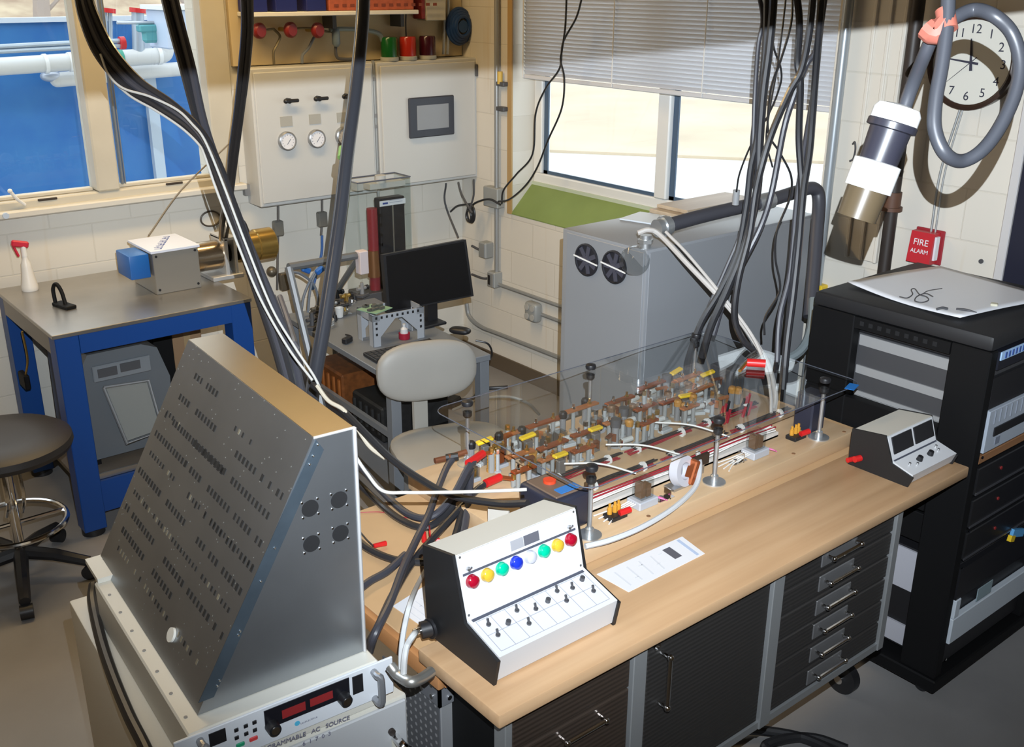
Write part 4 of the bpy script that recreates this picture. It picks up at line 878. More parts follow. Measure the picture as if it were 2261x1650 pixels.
B().bb(1.805, 1.96, 4.94, 5.12, .275, .70, bev=.003).build('carton', CARD, t); B().bb(1.865, 1.90, 4.939, 4.941, .275, .70).build('tape', M('parcel_tape', (.36, .25, .13), .4), t)
t = thing('hand_tool', 'dark gadget with wires hanging at the far leg of the blue table', 'tool', (1.13, 5.0, .52))
b = B(); b.bb(1.075, 1.10, 4.88, 4.98, .56, .63, bev=.004); b.build('body', BLACKM, t); b = B(); b.tube([(1.09, 4.90, .63), (1.10, 4.86, .72), (1.09, 4.83, .86)], .005); b.build('lead', BRASS, t)

# black stool
sx, sy = .80, 4.215; t = thing('stool', 'round black stool with chrome foot ring beside the blue table', 'stool', (sx, sy, 0))
B().lathe([(0, .565), (.20, .565), (.262, .575), (.272, .595), (.268, .62), (.24, .638), (.12, .644), (0, .645)], (sx, sy, 0), seg=40).build('seat', M('stool_vinyl', (.026, .022, .020), .5), t)
B().cyl((sx, sy, .10), (sx, sy, .57), .022, seg=16).build('column', CHROME, t)
b = B(); b.tube([(sx + .20 * math.cos(a), sy + .20 * math.sin(a), .25) for a in [k * PI / 10 for k in range(21)]], .011, 8, 2); b.tube([(sx - .2, sy, .25), (sx + .2, sy, .25)], .009, 8, smooth=False); b.build('foot_ring', CHROME, t)
b = B()
for d in (-.03, .03): b.tube([(sx + d, sy - .08, .56), (sx + d, sy - .10, .40), (sx + d, sy - .02, .30)], .008, 8)
b.build('lift_rod', CHROME, t)
for k, (ex, ey) in enumerate(((.72, 3.88), (1.015, 4.03), (1.0, 4.42), (.70, 4.53), (.49, 4.20))):
    a = B().tube([(sx, sy, .115), ((sx + ex) / 2, (sy + ey) / 2, .105), (ex, ey, .075)], lambda u: .030 - .008 * u, 8, smooth=False).build('base_arm', BLACK, t)
    dd = (V((ex, ey, 0)) - V((sx, sy, 0))).normalized(); n = V((-dd.y, dd.x, 0)); B().cyl(V((ex, ey, .03)) - n * .024, V((ex, ey, .03)) + n * .024, .03, seg=18).build('caster', BLACK, a)

# ================================================================== WALL CABINETS AND SHELF
CY = 5.13
def C(px, py, y=CY): return Yp(px, py, y)
xl, xr = C(566, 300).x, C(1059, 260).x; zb, zt = C(573, 461).z, C(560, 152).z; xm = C(836, 300).x
t = thing('gauge_cabinet', 'white wall cabinet with three black valve levers and three round gauges', 'cabinet', ((xl + xm) / 2, BY, zb))
B().bb(xl, xm - .012, CY + .012, BY - .002, zb, zt, bev=.006).build('body', CABWHITE, t); d = B().bb(xl + .012, xm - .03, CY, CY + .012, zb + .02, zt - .02, bev=.004).build('door', CABWHITE, t)
for (px, py), (lx, ly), (vx, vy) in zip(((632, 311), (697, 306), (757, 300)), ((632, 268), (695, 263), (756, 259)), ((634, 222), (700, 217), (762, 212))):
    p = C(px, py); r = .050; g = B().lathe([(r, 0), (r, .022), (r - .006, .026), (r - .009, .020), (0, .020)], p, (0, -1, 0), 32).build('gauge', M('gauge_rim', (.35, .36, .37), .3, .7), d)
    g2 = B().cyl(p + V((0, -.020, 0)), p + V((0, -.021, 0)), r - .009, seg=32).build('gauge_face', PAPER, d)
    b = B()
    for k in range(11): a = math.radians(225 - 27 * k); q = p + V((math.cos(a) * .032, -.0212, math.sin(a) * .032)); b.box(q, (.006, .001, .0015), rot=(0, -a, 0))
    b.box(p + V((.006, -.0215, -.003)), (.036, .001, .002), rot=(0, -.9, 0)); b.build('gauge_marks', INK, d)
    p = C(lx, ly); b = B(); b.bb(p.x - .035, p.x + .035, CY - .003, CY, p.z - .026, p.z + .026); b.build('name_plate', M('plate_greige', (.36, .35, .31), .5), d)
    p = C(vx, vy); b = B(); b.cyl(p, p + V((0, -.03, 0)), .014, seg=16); b.box(p + V((.012, -.028, 0)), (.085, .016, .018), bev=.005); b.sph(p + V((-.022, -.028, 0)), .013, u=10, v=8); b.build('valve_lever', BLACK, d)
b = B(); q = C(563, 440); b.bb(xl - .03, xl, BY - .04, BY - .01, zb + .05, zb + .11); b.build('hinge_bracket', GREYP, t)
t = thing('screen_cabinet', 'white wall cabinet with a dark framed touch screen on its door', 'cabinet', ((xm + xr) / 2, BY, zb))
zb2 = C(905, 412).z; zt2 = C(1055, 127).z
B().bb(xm + .012, xr, CY + .012, BY - .002, zb2, zt2, bev=.006).build('body', CABWHITE, t); d = B().bb(xm + .03, xr - .03, CY, CY + .012, zb2 + .018, zt2 - .02, bev=.004).build('door', CABWHITE, t)
p0, p1 = C(902, 306), C(999, 209); s_ = B().bb(p0.x, p1.x, CY - .02, CY, p0.z, p1.z, bev=.006).build('screen_frame', M('bezel_dark', (.035, .04, .055), .4), d)
B().bb(p0.x + .05, p1.x - .045, CY - .022, CY - .019, p0.z + .045, p1.z - .045).build('screen', M('screen_grey', (.24, .25, .265), .25), d)
for py in (155, 262, 363):
    p = C(1060, py); b = B(); b.bb(xr - .012, xr + .02, CY + .005, CY + .03, p.z - .02, p.z + .02, bev=.003); b.build('hinge', M('hinge_dark', (.12, .12, .12), .5, .5), d)
p = C(1051, 155); b = B(); b.bb(p.x - .008, p.x + .008, CY - .012, CY, p.z - .035, p.z + .035, bev=.003); b.build('latch', GREYD, d)
t = thing('gap_conduit', 'thin grey tube running down the gap between the two white wall cabinets', 'tube', (xm, CY + .03, zb))
b = B(); b.tube([(xm, CY + .03, zt + .01), (xm + .002, CY + .03, (zb + zt) / 2), (xm, CY + .03, zb - .03)], .009); b.build('tube', CREAMM, t)
for z in (zt - .1, zt - .3, (zb + zt) / 2, zb + .1): B().cyl((xm, CY + .03, z), (xm, CY + .03, z + .02), .012, seg=10).build('clip', GREYP, t)

UY = 5.27
YB = M('mounting_board_cream', (.62, .50, .30), .6, var=.06, vscale=2)
x0 = Yp(517, 120, UY - .02).x; struct(B().bb(x0, RX - .005, UY, BY, zt + .004, 3.2, bev=.002).build('trim_4', YB))
sh = thing('binder_shelf', 'narrow white shelf holding blue binders and an orange crate above the gauge cabinet', 'shelf', (3.05, UY, 2.18))
pz = Yp(580, 27, 5.12).z; SZ = pz
B().bb(Yp(552, 28, 5.12).x, Yp(920, 10, 5.12).x, 5.10, UY, SZ - .022, SZ, bev=.003).build('board', WHITE, sh)
for px in (730, 880):
    x = Yp(px, 40, 5.2).x; B().bb(x - .012, x + .012, 5.16, UY, SZ - .09, SZ - .022).build('bracket', GREYD, sh)
NAVY = M('binder_navy', (.012, .02, .16), .45)
for k, (pa, pb) in enumerate(((552, 592), (610, 658), (678, 722))):
    a0, a1 = Yp(pa, 15, 5.12).x, Yp(pb, 15, 5.12).x
    t = thing('binder', 'dark blue box file on the white shelf, ' + ('nearest the window', 'second from the window', 'beside the orange crate')[k], 'binder', ((a0 + a1) / 2, 5.19, SZ), group='blue binders on the wall shelf')
    B().bb(a0, a1, 5.125, 5.26, SZ + .001, SZ + .30, bev=.004).build('cover', NAVY, t); B().bb(a0 + .01, a1 - .01, 5.122, 5.126, SZ + .10, SZ + .24).build('spine_label', PAPER, t)
a0, a1 = Yp(727, 10, 5.12).x, Yp(914, 8, 5.12).x
t = thing('crate', 'orange-red crate with a pierced front on the white shelf beside the binders', 'crate', ((a0 + a1) / 2, 5.19, SZ))
B().bb(a0, a1, 5.12, 5.262, SZ + .001, SZ + .19, bev=.004).build('shell', M('crate_orange', (.50, .12, .06), .6, var=.25, vscale=40), t)
b = B()
for k in range(14):
    for j in range(4): b.bb(a0 + .03 + k * .049, a0 + .055 + k * .049, 5.118, 5.121, SZ + .02 + j * .04, SZ + .035 + j * .04)
b.build('front_holes', M('crate_dark', (.22, .05, .03), .7), t)
for k, ((vx, vy), pts) in enumerate((((571, 68), ((575, 68), (602, 64), (606, 66), (618, 80), (612, 98), (604, 115), (605, 142))), ((640, 66), ((645, 64), (668, 62), (690, 62))), ((700, 67), ((712, 68), (728, 70), (742, 68))))):
    p = Yp(vx, vy, 5.16); t = thing('valve', 'dark red round valve handle on the cream board, ' + ('nearest the window', 'middle of three', 'nearest the beacons')[k], 'valve', Yp(vx, vy, UY), group='red valve handles')
    B().lathe([(0, 0), (.034, 0), (.040, .008), (.040, .024), (.030, .034), (0, .034)], p + V((0, .015, 0)), (.25, -1, 0), 24).build('handle', M('valve_red', (.22, .015, .015), .4), t)
    B().cyl(p + V((0, .012, 0)), (p.x, UY, p.z), .012).build('stem', BRASS, t)
    b = B(); b.tube([Yp(a, c, 5.20) for a, c in pts], .007, 6); b.build('pipe', M('brass_dull', (.20, .17, .11), .45, .6), t)
for k, (pa, pb, pc) in enumerate((((692, 85), (682, 105), (668, 122)),)):
    cable('tube', 'thin dark tube bending down from the middle red valve to the cabinet top', 'tube', [Yp(700, 75, 5.22), Yp(*pa, 5.22), Yp(*pb, 5.22), Yp(*pc, 5.22), Yp(667, 140, 5.22)], .008, M('tube_grey', (.15, .17, .2), .5))
t = thing('filter_unit', 'grey pipe assembly with a hanging filter bowl beside the red valves', 'filter', Yp(745, 80, UY))
b = B(); b.tube([Yp(728, 66, 5.2), Yp(755, 64, 5.2), Yp(800, 66, 5.2), Yp(835, 74, 5.2), Yp(845, 90, 5.2)], .013, 10); b.build('pipe', M('pipe_grey_teal', (.25, .29, .28), .45, .4), t)
b = B(); p = Yp(742, 84, 5.19); b.lathe([(0, .05), (.018, .05), (.022, .03), (.022, -.03), (.012, -.045), (0, -.045)], p, seg=16); b.build('bowl', M('bowl_blue_grey', (.14, .19, .24), .35), t)
b = B(); b.tube([Yp(742, 96, 5.2), Yp(741, 115, 5.2), Yp(746, 128, 5.2), Yp(762, 131, 5.2), Yp(790, 130, 5.2)], .009, 8); b.build('drain', GREYD, t)
for k, (px, cn, cc) in enumerate(((860, 'green', (.006, .085, .015)), (901, 'red', (.36, .02, .01)), (944, 'dark maroon', (.04, .004, .010)))):
    p = Yp(px, 124 - k * 2.3, 5.19); p.z = zt2 + .001; t = thing('beacon', cn + ' beacon lamp standing on top of the screen cabinet', 'beacon', p, group='beacon lamps')
    B().lathe([(.050, 0), (.052, .004), (.052, .02), (.046, .022), (0, .022)], p, seg=24).build('base', M('beacon_base', (.42, .42, .38), .5), t)
    B().lathe([(.046, .022), (.047, .03), (.047, .12), (.043, .128), (0, .130)], p, seg=24).build('lens', M('lens_beacon_' + cn.replace(' ', '_'), cc, .2), t)
t = thing('horn_box', 'cream electrical box with a red edge above the dark maroon beacon', 'box', Yp(962, 20, UY))
p0, p1 = Yp(942, 46, 5.17), Yp(984, -10, 5.17); B().bb(p0.x, p1.x, 5.17, UY, p0.z, p0.z + .22, bev=.004).build('case', M('device_cream', (.50, .47, .38), .5), t)
B().bb(p0.x - .025, p0.x - .001, 5.18, UY, p0.z + .01, p0.z + .24, bev=.003).build('red_side', M('device_red', (.28, .03, .03), .5), t)
cable('hanging_wire', 'thin dark wire dropping behind the red beacon', 'wire', [Yp(897, 20, 5.24), Yp(896, 50, 5.24), Yp(897, 82, 5.24)], .004, GREYD)
p = Yp(1014, 58, 5.22); t = thing('hose_reel', 'coiled blue air hose hanging in the corner above the screen cabinet', 'hose', p)
b = B()
for k in range(4): r = .085 - .012 * k; b.tube([p + V((r * math.cos(a), -.012 * k, r * 1.15 * math.sin(a))) for a in [q * PI / 8 for q in range(17)]], .012, 8, 3)
b.build('coil', M('hose_blue', (.01, .04, .13), .4), t); B().cyl(p + V((0, .03, 0)), p + V((0, -.04, 0)), .035).build('hub', M('hub_blue', (.01, .05, .15), .5), t)
for px in (981, 990): cable('riser_pipe', 'thin galvanised riser pipe beside the blue hose, ' + ('closer to the cream box' if px == 981 else 'closer to the hose'), 'pipe', [Yp(px, -40, 5.23), Yp(px, 60, 5.23), Yp(px - 2, 120, 5.23)], .009, ZINC)

# pipes and fittings below the cabinets
for k, (px, y0, y1) in enumerate(((614, 462, 640), (711, 446, 520))):
    t = thing('drain_fitting', 'brass and steel fitting hanging below the gauge cabinet, ' + ('above the brass motor barrel' if k == 0 else 'above the grey bent frame'), 'fitting', Yp(px, y0, 5.22), group='fittings below the gauge cabinet')
    b = B(); b.tube([Yp(px, y0 - 12, 5.22), Yp(px, y0 + 40, 5.22), Yp(px - 2, y1, 5.22)], .007); b.build('pipe', M('pipe_dark', (.12, .11, .10), .5, .4), t)
    p = Yp(px, y0 + 42 if k == 0 else y0 + 38, 5.21); b = B(); b.box(p, (.055, .04, .085), bev=.006); b.build('valve_body', M('valve_grey', (.22, .22, .20), .4, .5), t)
    if k == 1: b = B(); b.tube([Yp(711, 520, 5.2), Yp(710, 560, 5.2), Yp(700, 600, 5.2), Yp(690, 640, 5.2)], .008); lab(b.build('air_tube', M('tube_blue', (.03, .10, .32), .4), t), 'blue air tube')
    else: b = B(); b.box(Yp(627, 622, 5.2), (.05, .04, .1), bev=.005); b.sph(Yp(600, 600, 5.2), .03, u=12, v=8); b.build('lower_valve', M('valve_brown', (.14, .12, .09), .4, .5), t)

# ================================================================== RIGHT WALL: conduit and boxes
CO = M('conduit_steel', (.34, .35, .35), .4, .5); KX = 3.872
t = thing('conduit_riser', 'tall grey conduit running up the right wall near the corner, with clamp', 'conduit', (KX, 4.9, .6))
B().cyl((KX, 4.908, .64), (KX, 4.905, 3.29), .014).build('pipe', CO, t)
b = B(); p = Xp(1098, 440, KX); b.bb(3.84, RX, p.y - .04, p.y + .10, p.z - .05, p.z + .07, bev=.005); b.build('junction_box', M('box_grey', (.33, .34, .33), .5, .2), t)
for py in (185, 240): p = Xp(1103, py, KX); B().bb(KX - .012, RX, p.y - .05, p.y + .02, p.z - .012, p.z + .012, bev=.003).build('strap', GREYD, t)
B().cyl(Xp(1104, 150, KX) + V((0, 0, -.02)), Xp(1104, 150, KX) + V((0, 0, -.09)), .016).build('yellow_sleeve', M('sleeve_yellow', (.6, .4, .08), .5), t)
for k, (px, py) in enumerate(((1075, 551), (1094, 616))):
    p = Xp(px, py, KX); t = thing('electrical_box', 'grey electrical box on the right wall ' + ('halfway up, beside the monitor' if k == 0 else 'at the conduit foot'), 'electrical box', p)
    B().bb(3.835, RX, p.y - .035, p.y + .035, p.z - .05, p.z + .05, bev=.006).build('box', M('box_grey', (.33, .34, .33), .5, .2), t)
    B().bb(3.829, 3.835, p.y - .03, p.y + .03, p.z - .045, p.z + .045, bev=.003).build('cover', CO, t)
    if k: b = B(); b.bb(3.826, 3.83, p.y + .0, p.y + .02, p.z - .03, p.z + .03); b.build('outlet', BLACK, t)
    q = Xp(1042, 543 if k == 0 else 606, KX); cable('box_lead', 'short dark cable into the %s grey wall box' % ('upper' if k == 0 else 'lower'), 'cable', [q, (q + p) / 2 + V((0, 0, -.012)), p + V((0, .04, 0))], .008, GREYD)
pa, pb = Xp(1100, 628, KX), Xp(1236, 677, KX); cable('horizontal_conduit', 'grey conduit running level from the lower wall box to the grey cabinet', 'conduit', [pa, pb + V((0, -.9, 0))], .012, CO)
p = Xp(1178, 688, KX); t = thing('power_outlet', 'round-cornered grey double outlet on the right wall beside the grey cabinet', 'outlet', p)
B().bb(3.84, RX, p.y - .055, p.y + .055, p.z - .06, p.z + .06, bev=.02, seg=3).build('box', M('box_grey', (.33, .34, .33), .5, .2), t); b = B()
for dy in (-.025, .025):
    for dz in (-.028, .028): b.cyl((3.84, p.y + dy, p.z + dz), (3.836, p.y + dy, p.z + dz), .019, seg=14)
b.build('socket', M('socket_ivory', (.40, .39, .36), .5), t)
cable('horizontal_conduit', 'short grey conduit from the double outlet to the grey cabinet', 'conduit', [p + V((.02, -.05, -.01)), p + V((.02, -.95, -.015))], .012, CO)
cable('horizontal_conduit', 'lowest grey conduit, curving down the right wall behind the monitor table', 'conduit', [Xp(1030, 670, KX), Xp(1036, 698, KX), Xp(1062, 722, KX), Xp(1120, 745, KX), Xp(1235, 787, KX) + V((0, -.9, 0))], .014, CO)
pts = [(1285, -5), (1272, 40), (1243, 95), (1236, 150), (1205, 195), (1183, 250), (1176, 340), (1140, 385), (1112, 420), (1108, 450)]
cable('data_cable', 'thin black cable hanging from the ceiling across the blind, the more slanted of two', 'cable', [Xp(px, py, 3.80) for px, py in pts], .0052, RUBBER)
pts = [(1251, -5), (1248, 60), (1241, 110), (1238, 135), (1246, 175), (1240, 240), (1210, 310), (1186, 370), (1160, 410), (1125, 440), (1100, 445)]
cable('data_cable', 'thin black cable hanging across the window, bowing to the second pane before the wall box', 'cable', [Xp(px, py, 3.77) for px, py in pts], .0052, RUBBER)
p = Xp(1040, 472, 3.80); t = thing('cable_coil', 'coil of black cable hung on the wall beside the screen cabinet', 'cable coil', p)
b = B()
for k in range(4): r = .048 - .006 * k; b.tube([p + V((-.006 * k, r * .8 * math.cos(a), r * 1.15 * math.sin(a) - .004 * k)) for a in [q * PI / 8 + k for q in range(17)]], .0065, 6, 3)
b.build('loops', RUBBER, t); b = B(); b.tube([Xp(1105, 452, 3.82), Xp(1080, 440, 3.82), Xp(1050, 448, 3.82), Xp(1040, 460, 3.81)], .0065, 6); b.tube([Xp(1040, 450, 3.81), Xp(1010, 455, 3.81), Xp(985, 472, 3.81), Xp(970, 440, 3.80), Xp(965, 408, 3.79)], .0065, 6); b.build('tail', RUBBER, t)
for k, (a_, c_, d_) in enumerate((((985, 405), (983, 450), (1012, 525)), ((1012, 402), (1020, 430), (1042, 470)), ((1046, 396), (1046, 430), (1038, 460)))):
    cable('cabinet_lead', 'dark lead dropping from the screen cabinet, ' + ('running behind the monitor', 'middle of three', 'closest to the wall conduit')[k], 'cable', [Xp(*a_, 3.74), Xp(*c_, 3.74), Xp(*d_, 3.74)], .006, GREYD, group='leads below the screen cabinet')
# blind
t = thing('venetian_blind', 'grey-white venetian blind lowered halfway over the right-hand window', 'blind', (3.96, 3.73, 1.85))
SLT = M('blind_slat', (.60, .615, .65), .45); by0, by1 = 2.69, 4.765; bx = 3.965; zr = 1.825
b = B(); n = 56
for k in range(n):
    z = zr + .03 + k * .0205; b.box((bx, (by0 + by1) / 2, z), (.026, by1 - by0, .0011), rot=(0, .96, 0))
b.build('slats', SLT, t)
B().bb(bx - .014, bx + .014, by0, by1, zr - .006, zr + .016, bev=.004).build('bottom_rail', SLT, t)
b = B()
for py in (1358, 1560): y = Xp(py, 120, bx).y; b.cyl((bx - .017, y, zr), (bx - .017, y, 2.94), .0032, seg=6); b.cyl((bx + .017, y, zr), (bx + .017, y, 2.94), .0022, seg=6)
y = Xp(1157, 120, bx).y; b.cyl((bx - .02, by1 - .01, zr), (bx - .02, by1 - .01, 2.94), .004, seg=8)
b.build('ladder_cord', WCAB, t); B().bb(bx - .02, bx + .02, by0, by1, 2.91, 2.948).build('head_rail', SLT, t)
# right end of the wall: conduit, brown pipe, clock, alarm
t = thing('conduit_riser', 'tall grey conduit beside the window edge, right of the blind', 'conduit', (3.865, 2.6, .6)); B().cyl((3.865, 2.602, .3), (3.865, 2.600, 3.29), .022).build('pipe', M('conduit_blue_grey', (.40, .44, .47), .35, .5), t)
B().bb(3.85, RX, 2.565, 2.637, 1.05, 1.09, bev=.004).build('strap', YEL, t)
t = thing('steam_pipe', 'dark brown vertical pipe with a collar, between window conduit and clock', 'pipe', (3.83, 2.27, 0))
B().cyl((3.835, 2.262, .3), (3.835, 2.282, 3.29), .026).build('pipe', DARKP, t); pz = Xp(1970, 440, 3.835); b = B(); b.cyl((3.835, pz.y, pz.z - .03), (3.835, pz.y, pz.z + .03), .036); b.cyl((3.835, pz.y, pz.z - .045), (3.835, pz.y, pz.z - .03), .045); b.build('collar', M('collar_rust', (.10, .045, .025), .6), t)
ck = Xp(2146, 138, 3.86); t = thing('clock', 'round wall clock with white face and black rim, reading a quarter to twelve', 'clock', (RX, ck.y, ck.z))
NX = V((-1, 0, 0)); B().lathe([(.168, -.04), (.172, 0), (.172, .012), (.160, .018), (.152, .012), (.152, .004), (0, .004)], ck, NX, 48).build('rim', M('clock_rim', (.035, .018, .012), .35), t)
fc = ck + NX * .0045; B().cyl(fc, fc + NX * .001, .152, seg=48).build('face', M('clock_face', (.62, .61, .55), .5), t)
YR = V((0, -1, 0)); ZU = V((0, 0, 1))
for h in range(1, 13):
    a = math.radians(90 - 30 * h); c = fc + NX * .0014 + YR * (.122 * math.cos(a)) + ZU * (.120 * math.sin(a) - .016)
    text(str(h), 'numeral', INK, t, c, YR, ZU, .046, 'CENTER', .0003)
def hand(ang, ln, wd, name, off):
    a = math.radians(ang); d = YR * math.cos(a) + ZU * math.sin(a); nn = YR * -math.sin(a) + ZU * math.cos(a); o = fc + NX * off
    B().prism([o - d * .03 + nn * wd, o - d * .03 - nn * wd, o + d * ln - nn * wd * .4, o + d * ln + nn * wd * .4], NX * .0012).build(name, INK, t)
hand(98, .085, .006, 'hour_hand', .003); hand(174, .125, .0045, 'minute_hand', .0048); hand(222, .11, .0015, 'second_hand', .0064)
al = Xp(2040, 545, 3.865); t = thing('fire_alarm', 'red fire alarm pull box with white lettering below the clock', 'fire alarm', (RX, al.y, al.z))
FR = M('alarm_red', (.48, .02, .03), .4); b = B(); ay, az_ = al.y, al.z
b.prism([(RX, ay - .05, az_ - .062), (3.83, ay - .05, az_ - .062), (3.845, ay - .05, az_ + .062), (RX, ay - .05, az_ + .062)], (0, .10, 0)); b.build('case', FR, t)
b = B(); b.bb(3.89, RX - .001, ay - .066, ay + .058, az_ - .07, az_ + .07, bev=.003); b.build('back_plate', M('alarm_dark', (.30, .02, .03), .5), t)
b = B(); b.bb(3.85, 3.875, ay - .058, ay - .0495, az_ - .045, az_ + .05); b.build('white_side', PAPER, t)
text('FIRE', 'lettering', PAPER, t, V((3.8355, ay, az_ + .010)), YR, V((.12, 0, 1)), .036, 'CENTER', .0006); text('ALARM', 'lettering', PAPER, t, V((3.832, ay, az_ - .022)), YR, V((.12, 0, 1)), .024, 'CENTER', .0006)
for d, r_ in ((0, .005), (.018, .004)):
    cable('alarm_conduit', 'thin grey wire tube from clock to fire alarm, ' + ('thicker' if d == 0 else 'thinner'), 'wire', [V((3.885, ay - .01 - d, az_ + .06)), V((3.885, ay - .012 - d, az_ + .3)), V((3.885, ck.y - d * .6 + .03, ck.z - .165))], r_, CO)
b = B(); q = Xp(2167, 577, RX); tag(B().cyl(q, q + V((-.006, 0, 0)), .009).build('screw', GREYD), 'single dark screw head in the wall right of the fire alarm', 'screw')
q = Xp(1885, 340, RX - .02); tag(B().tube([q + V((0, .01, .04)), q + V((-.01, -.005, .05)), q + V((-.01, -.012, .02)), q + V((0, 0, -.02)), q + V((-.012, .008, -.03))], .004).build('wire_hook', GREYD), 'small bent wire hook on the wall between conduit and brown pipe', 'hook')

# ================================================================== BIG GREY CABINET under the right-hand window
t = thing('steel_cabinet', 'big grey steel cabinet with two round fans, standing under the right-hand window', 'cabinet', (3.3, 2.84, 0))
GX0, GX1, GY0, GY1, GZ = 2.762, 3.80, 2.60, 3.07, 1.414
B().bb(GX0, GX1, GY0, GY1, 0, GZ, bev=.006, seg=2).build('body', GREYC, t)
B().bb(GX0 - .004, GX0, GY0 + .012, GY1 - .03, .08, GZ - .012, bev=.0015).build('fan_panel', GREYC, t)
B().bb(GX0 + .012, GX1 - .01, GY0 - .004, GY0, .08, GZ - .012, bev=.0015).build('side_panel', GREYC, t)
for k, (px, py) in enumerate(((1296, 574), (1357, 590))):
    p = Xp(px, py, GX0 - .004); n = V((-1, 0, 0)); r = .066
    fn = B().lathe([(r, 0), (r, .006), (r - .006, .008), (r - .008, .002), (0, .002)], p, n, 32).build('fan_ring', M('fan_black', (.015, .015, .02), .5), t)
    b = B()
    for j in range(7):
        a = j * 2 * PI / 7; c = p + n * .0035 + V((0, math.cos(a), math.sin(a))) * .034; b.box(c, (.003, .018, .044), rot=(a - PI / 2, 0, 0))
    b.cyl(p + n * .002, p + n * .007, .018, seg=16); b.build('fan_blades', M('fan_grey', (.06, .06, .08), .4), fn)
    b = B(); b.box(p + n * .009, (.002, .138, .006), rot=(.12, 0, 0)); b.build('grille_bar', WHITE, fn)
t = thing('plywood_board', 'pale plywood boards stacked on top of the grey cabinet against the window', 'board', (3.3, 2.95, GZ))
b = B(); b.bb(3.25, 3.78, 2.86, 3.06, GZ + .001, GZ + .018, bev=.002); b.build('lower_board', woodmat('ply', (.42, .32, .22), (.55, .45, .33)), t); b = B(); b.bb(3.29, 3.74, 2.88, 3.055, GZ + .019, GZ + .034, bev=.002); b.build('upper_board', MATS['ply'], t)
t = tag(B().box((3.15, 2.985, GZ + .004), (.17, .15, .006), rot=(0, 0, .25)).build('white_sheet', M('bluish_sheet', (.60, .66, .72), .4)), 'pale blue-white plastic sheet on the grey cabinet top beside the plywood', 'sheet')
hz = GZ + .036; HOSE = M('flex_conduit', (.05, .05, .06), .45)
t = thing('flex_conduit', 'thick dark flexible conduit lying over the grey cabinet top and bending down behind it', 'conduit', (3.3, 2.62, GZ))
hp = [Dp(1478, 497, 3.86), Dp(1540, 480, 3.92), Dp(1610, 463, 4.0), Dp(1690, 445, 4.1), Dp(1755, 425, 4.18), Dp(1795, 416, 4.22), Dp(1808, 440, 4.24), Dp(1803, 520, 4.22), Dp(1795, 620, 4.18), Dp(1788, 700, 4.14)]
b = B(); b.tube(hp, .027, 12); b.build('hose', HOSE, t)
b = B(); b.cyl(hp[0] + (hp[0] - hp[1]) * .45, hp[0], .034); b.cyl(hp[0] + (hp[0] - hp[1]) * .25, hp[0] + (hp[0] - hp[1]) * .1, .040); b.build('coupling', ZINC, t); B().cyl(Dp(1672, 449, 4.08), Dp(1704, 441, 4.11), .034).build('coupling', ZINC, t)
c0 = Xp(1420, 527, GX0 + .06); t = thing('junction_dome', 'clear plastic dome cover at the grey cabinet top corner, white strap leaving it', 'cover', (GX0 + .06, GY0 + .03, GZ))
b = B(); b.lathe([(.055, 0), (.055, .03), (.045, .055), (.02, .065), (0, .066)], V((GX0 - .004, GY0 + .045, GZ - .05)), (-1, -.2, .35), 24); b.build('dome', CLEARSM, t); b = B(); b.cyl((GX0 + .02, GY0 + .03, GZ), (GX0 + .02, GY0 + .03, GZ + .05), .022); b.cyl((GX0 + .02, GY0 + .03, GZ + .02), (GX0 + .02, GY0 + .03, GZ + .034), .030, seg=6); b.build('gland', ZINC, t)
wp = [Dp(1408, 515, 3.80), Dp(1432, 508, 3.80), Dp(1458, 520, 3.80), Dp(1520, 585, 3.72), Dp(1610, 680, 3.66), Dp(1660, 745, 3.62), Dp(1697, 810, 3.56), Dp(1712, 870, 3.5), Dp(1710, 905, 3.46)]
cable('white_strap_cable', 'flat white cable slanting from the grey cabinet top down to the model', 'cable', wp, .0095, M('white_braid', (.50, .47, .44), .6))
cable('white_strap_cable', 'second white cable hugging the slanting one near the model end', 'cable', [Dp(1470, 512, 3.80), Dp(1530, 575, 3.73), Dp(1650, 725, 3.61), Dp(1690, 810, 3.53), Dp(1702, 870, 3.47), Dp(1703, 912, 3.44)], .006, MATS['white_braid'])

# ================================================================== MONITOR TABLE, CHAIR
RZ = math.radians(-3.4); TM = Matrix.Rotation(RZ, 4, 'Z'); TO = V((2.262, 3.62, 0)); TU = V((math.cos(RZ), math.sin(RZ), 0)); TV = V((-math.sin(RZ), math.cos(RZ), 0))
def T(u, v, z): return TO + TU * u + TV * v + V((0, 0, z))
def tbox(b, u0, u1, v0, v1, z0, z1, bev=0): return b.box(T((u0 + u1) / 2, (v0 + v1) / 2, (z0 + z1) / 2), (u1 - u0, v1 - v0, z1 - z0), rot=TM, bev=bev)
GT = M('table_grey', (.19, .205, .225), .42, .2)
t = thing('steel_table', 'grey steel table carrying the monitor and small rig', 'table', T(.26, .55, 0), RZ)
b = B(); tbox(b, 0, .535, 0, 1.12, .69, .72, .003); b.build('table_top', GT, t)
for u, v in ((.03, .03), (.505, .03), (.03, 1.09), (.505, 1.09)): b = B(); tbox(b, u - .025, u + .025, v - .025, v + .025, 0, .69, .002); b.build('leg', GT, t)
b = B(); tbox(b, .05, .485, .05, 1.07, .28, .30); b.build('lower_shelf', GREYD, t)
b = B(); tbox(b, .02, .04, .05, 1.07, .40, .43); b.build('side_rail', GT, t)
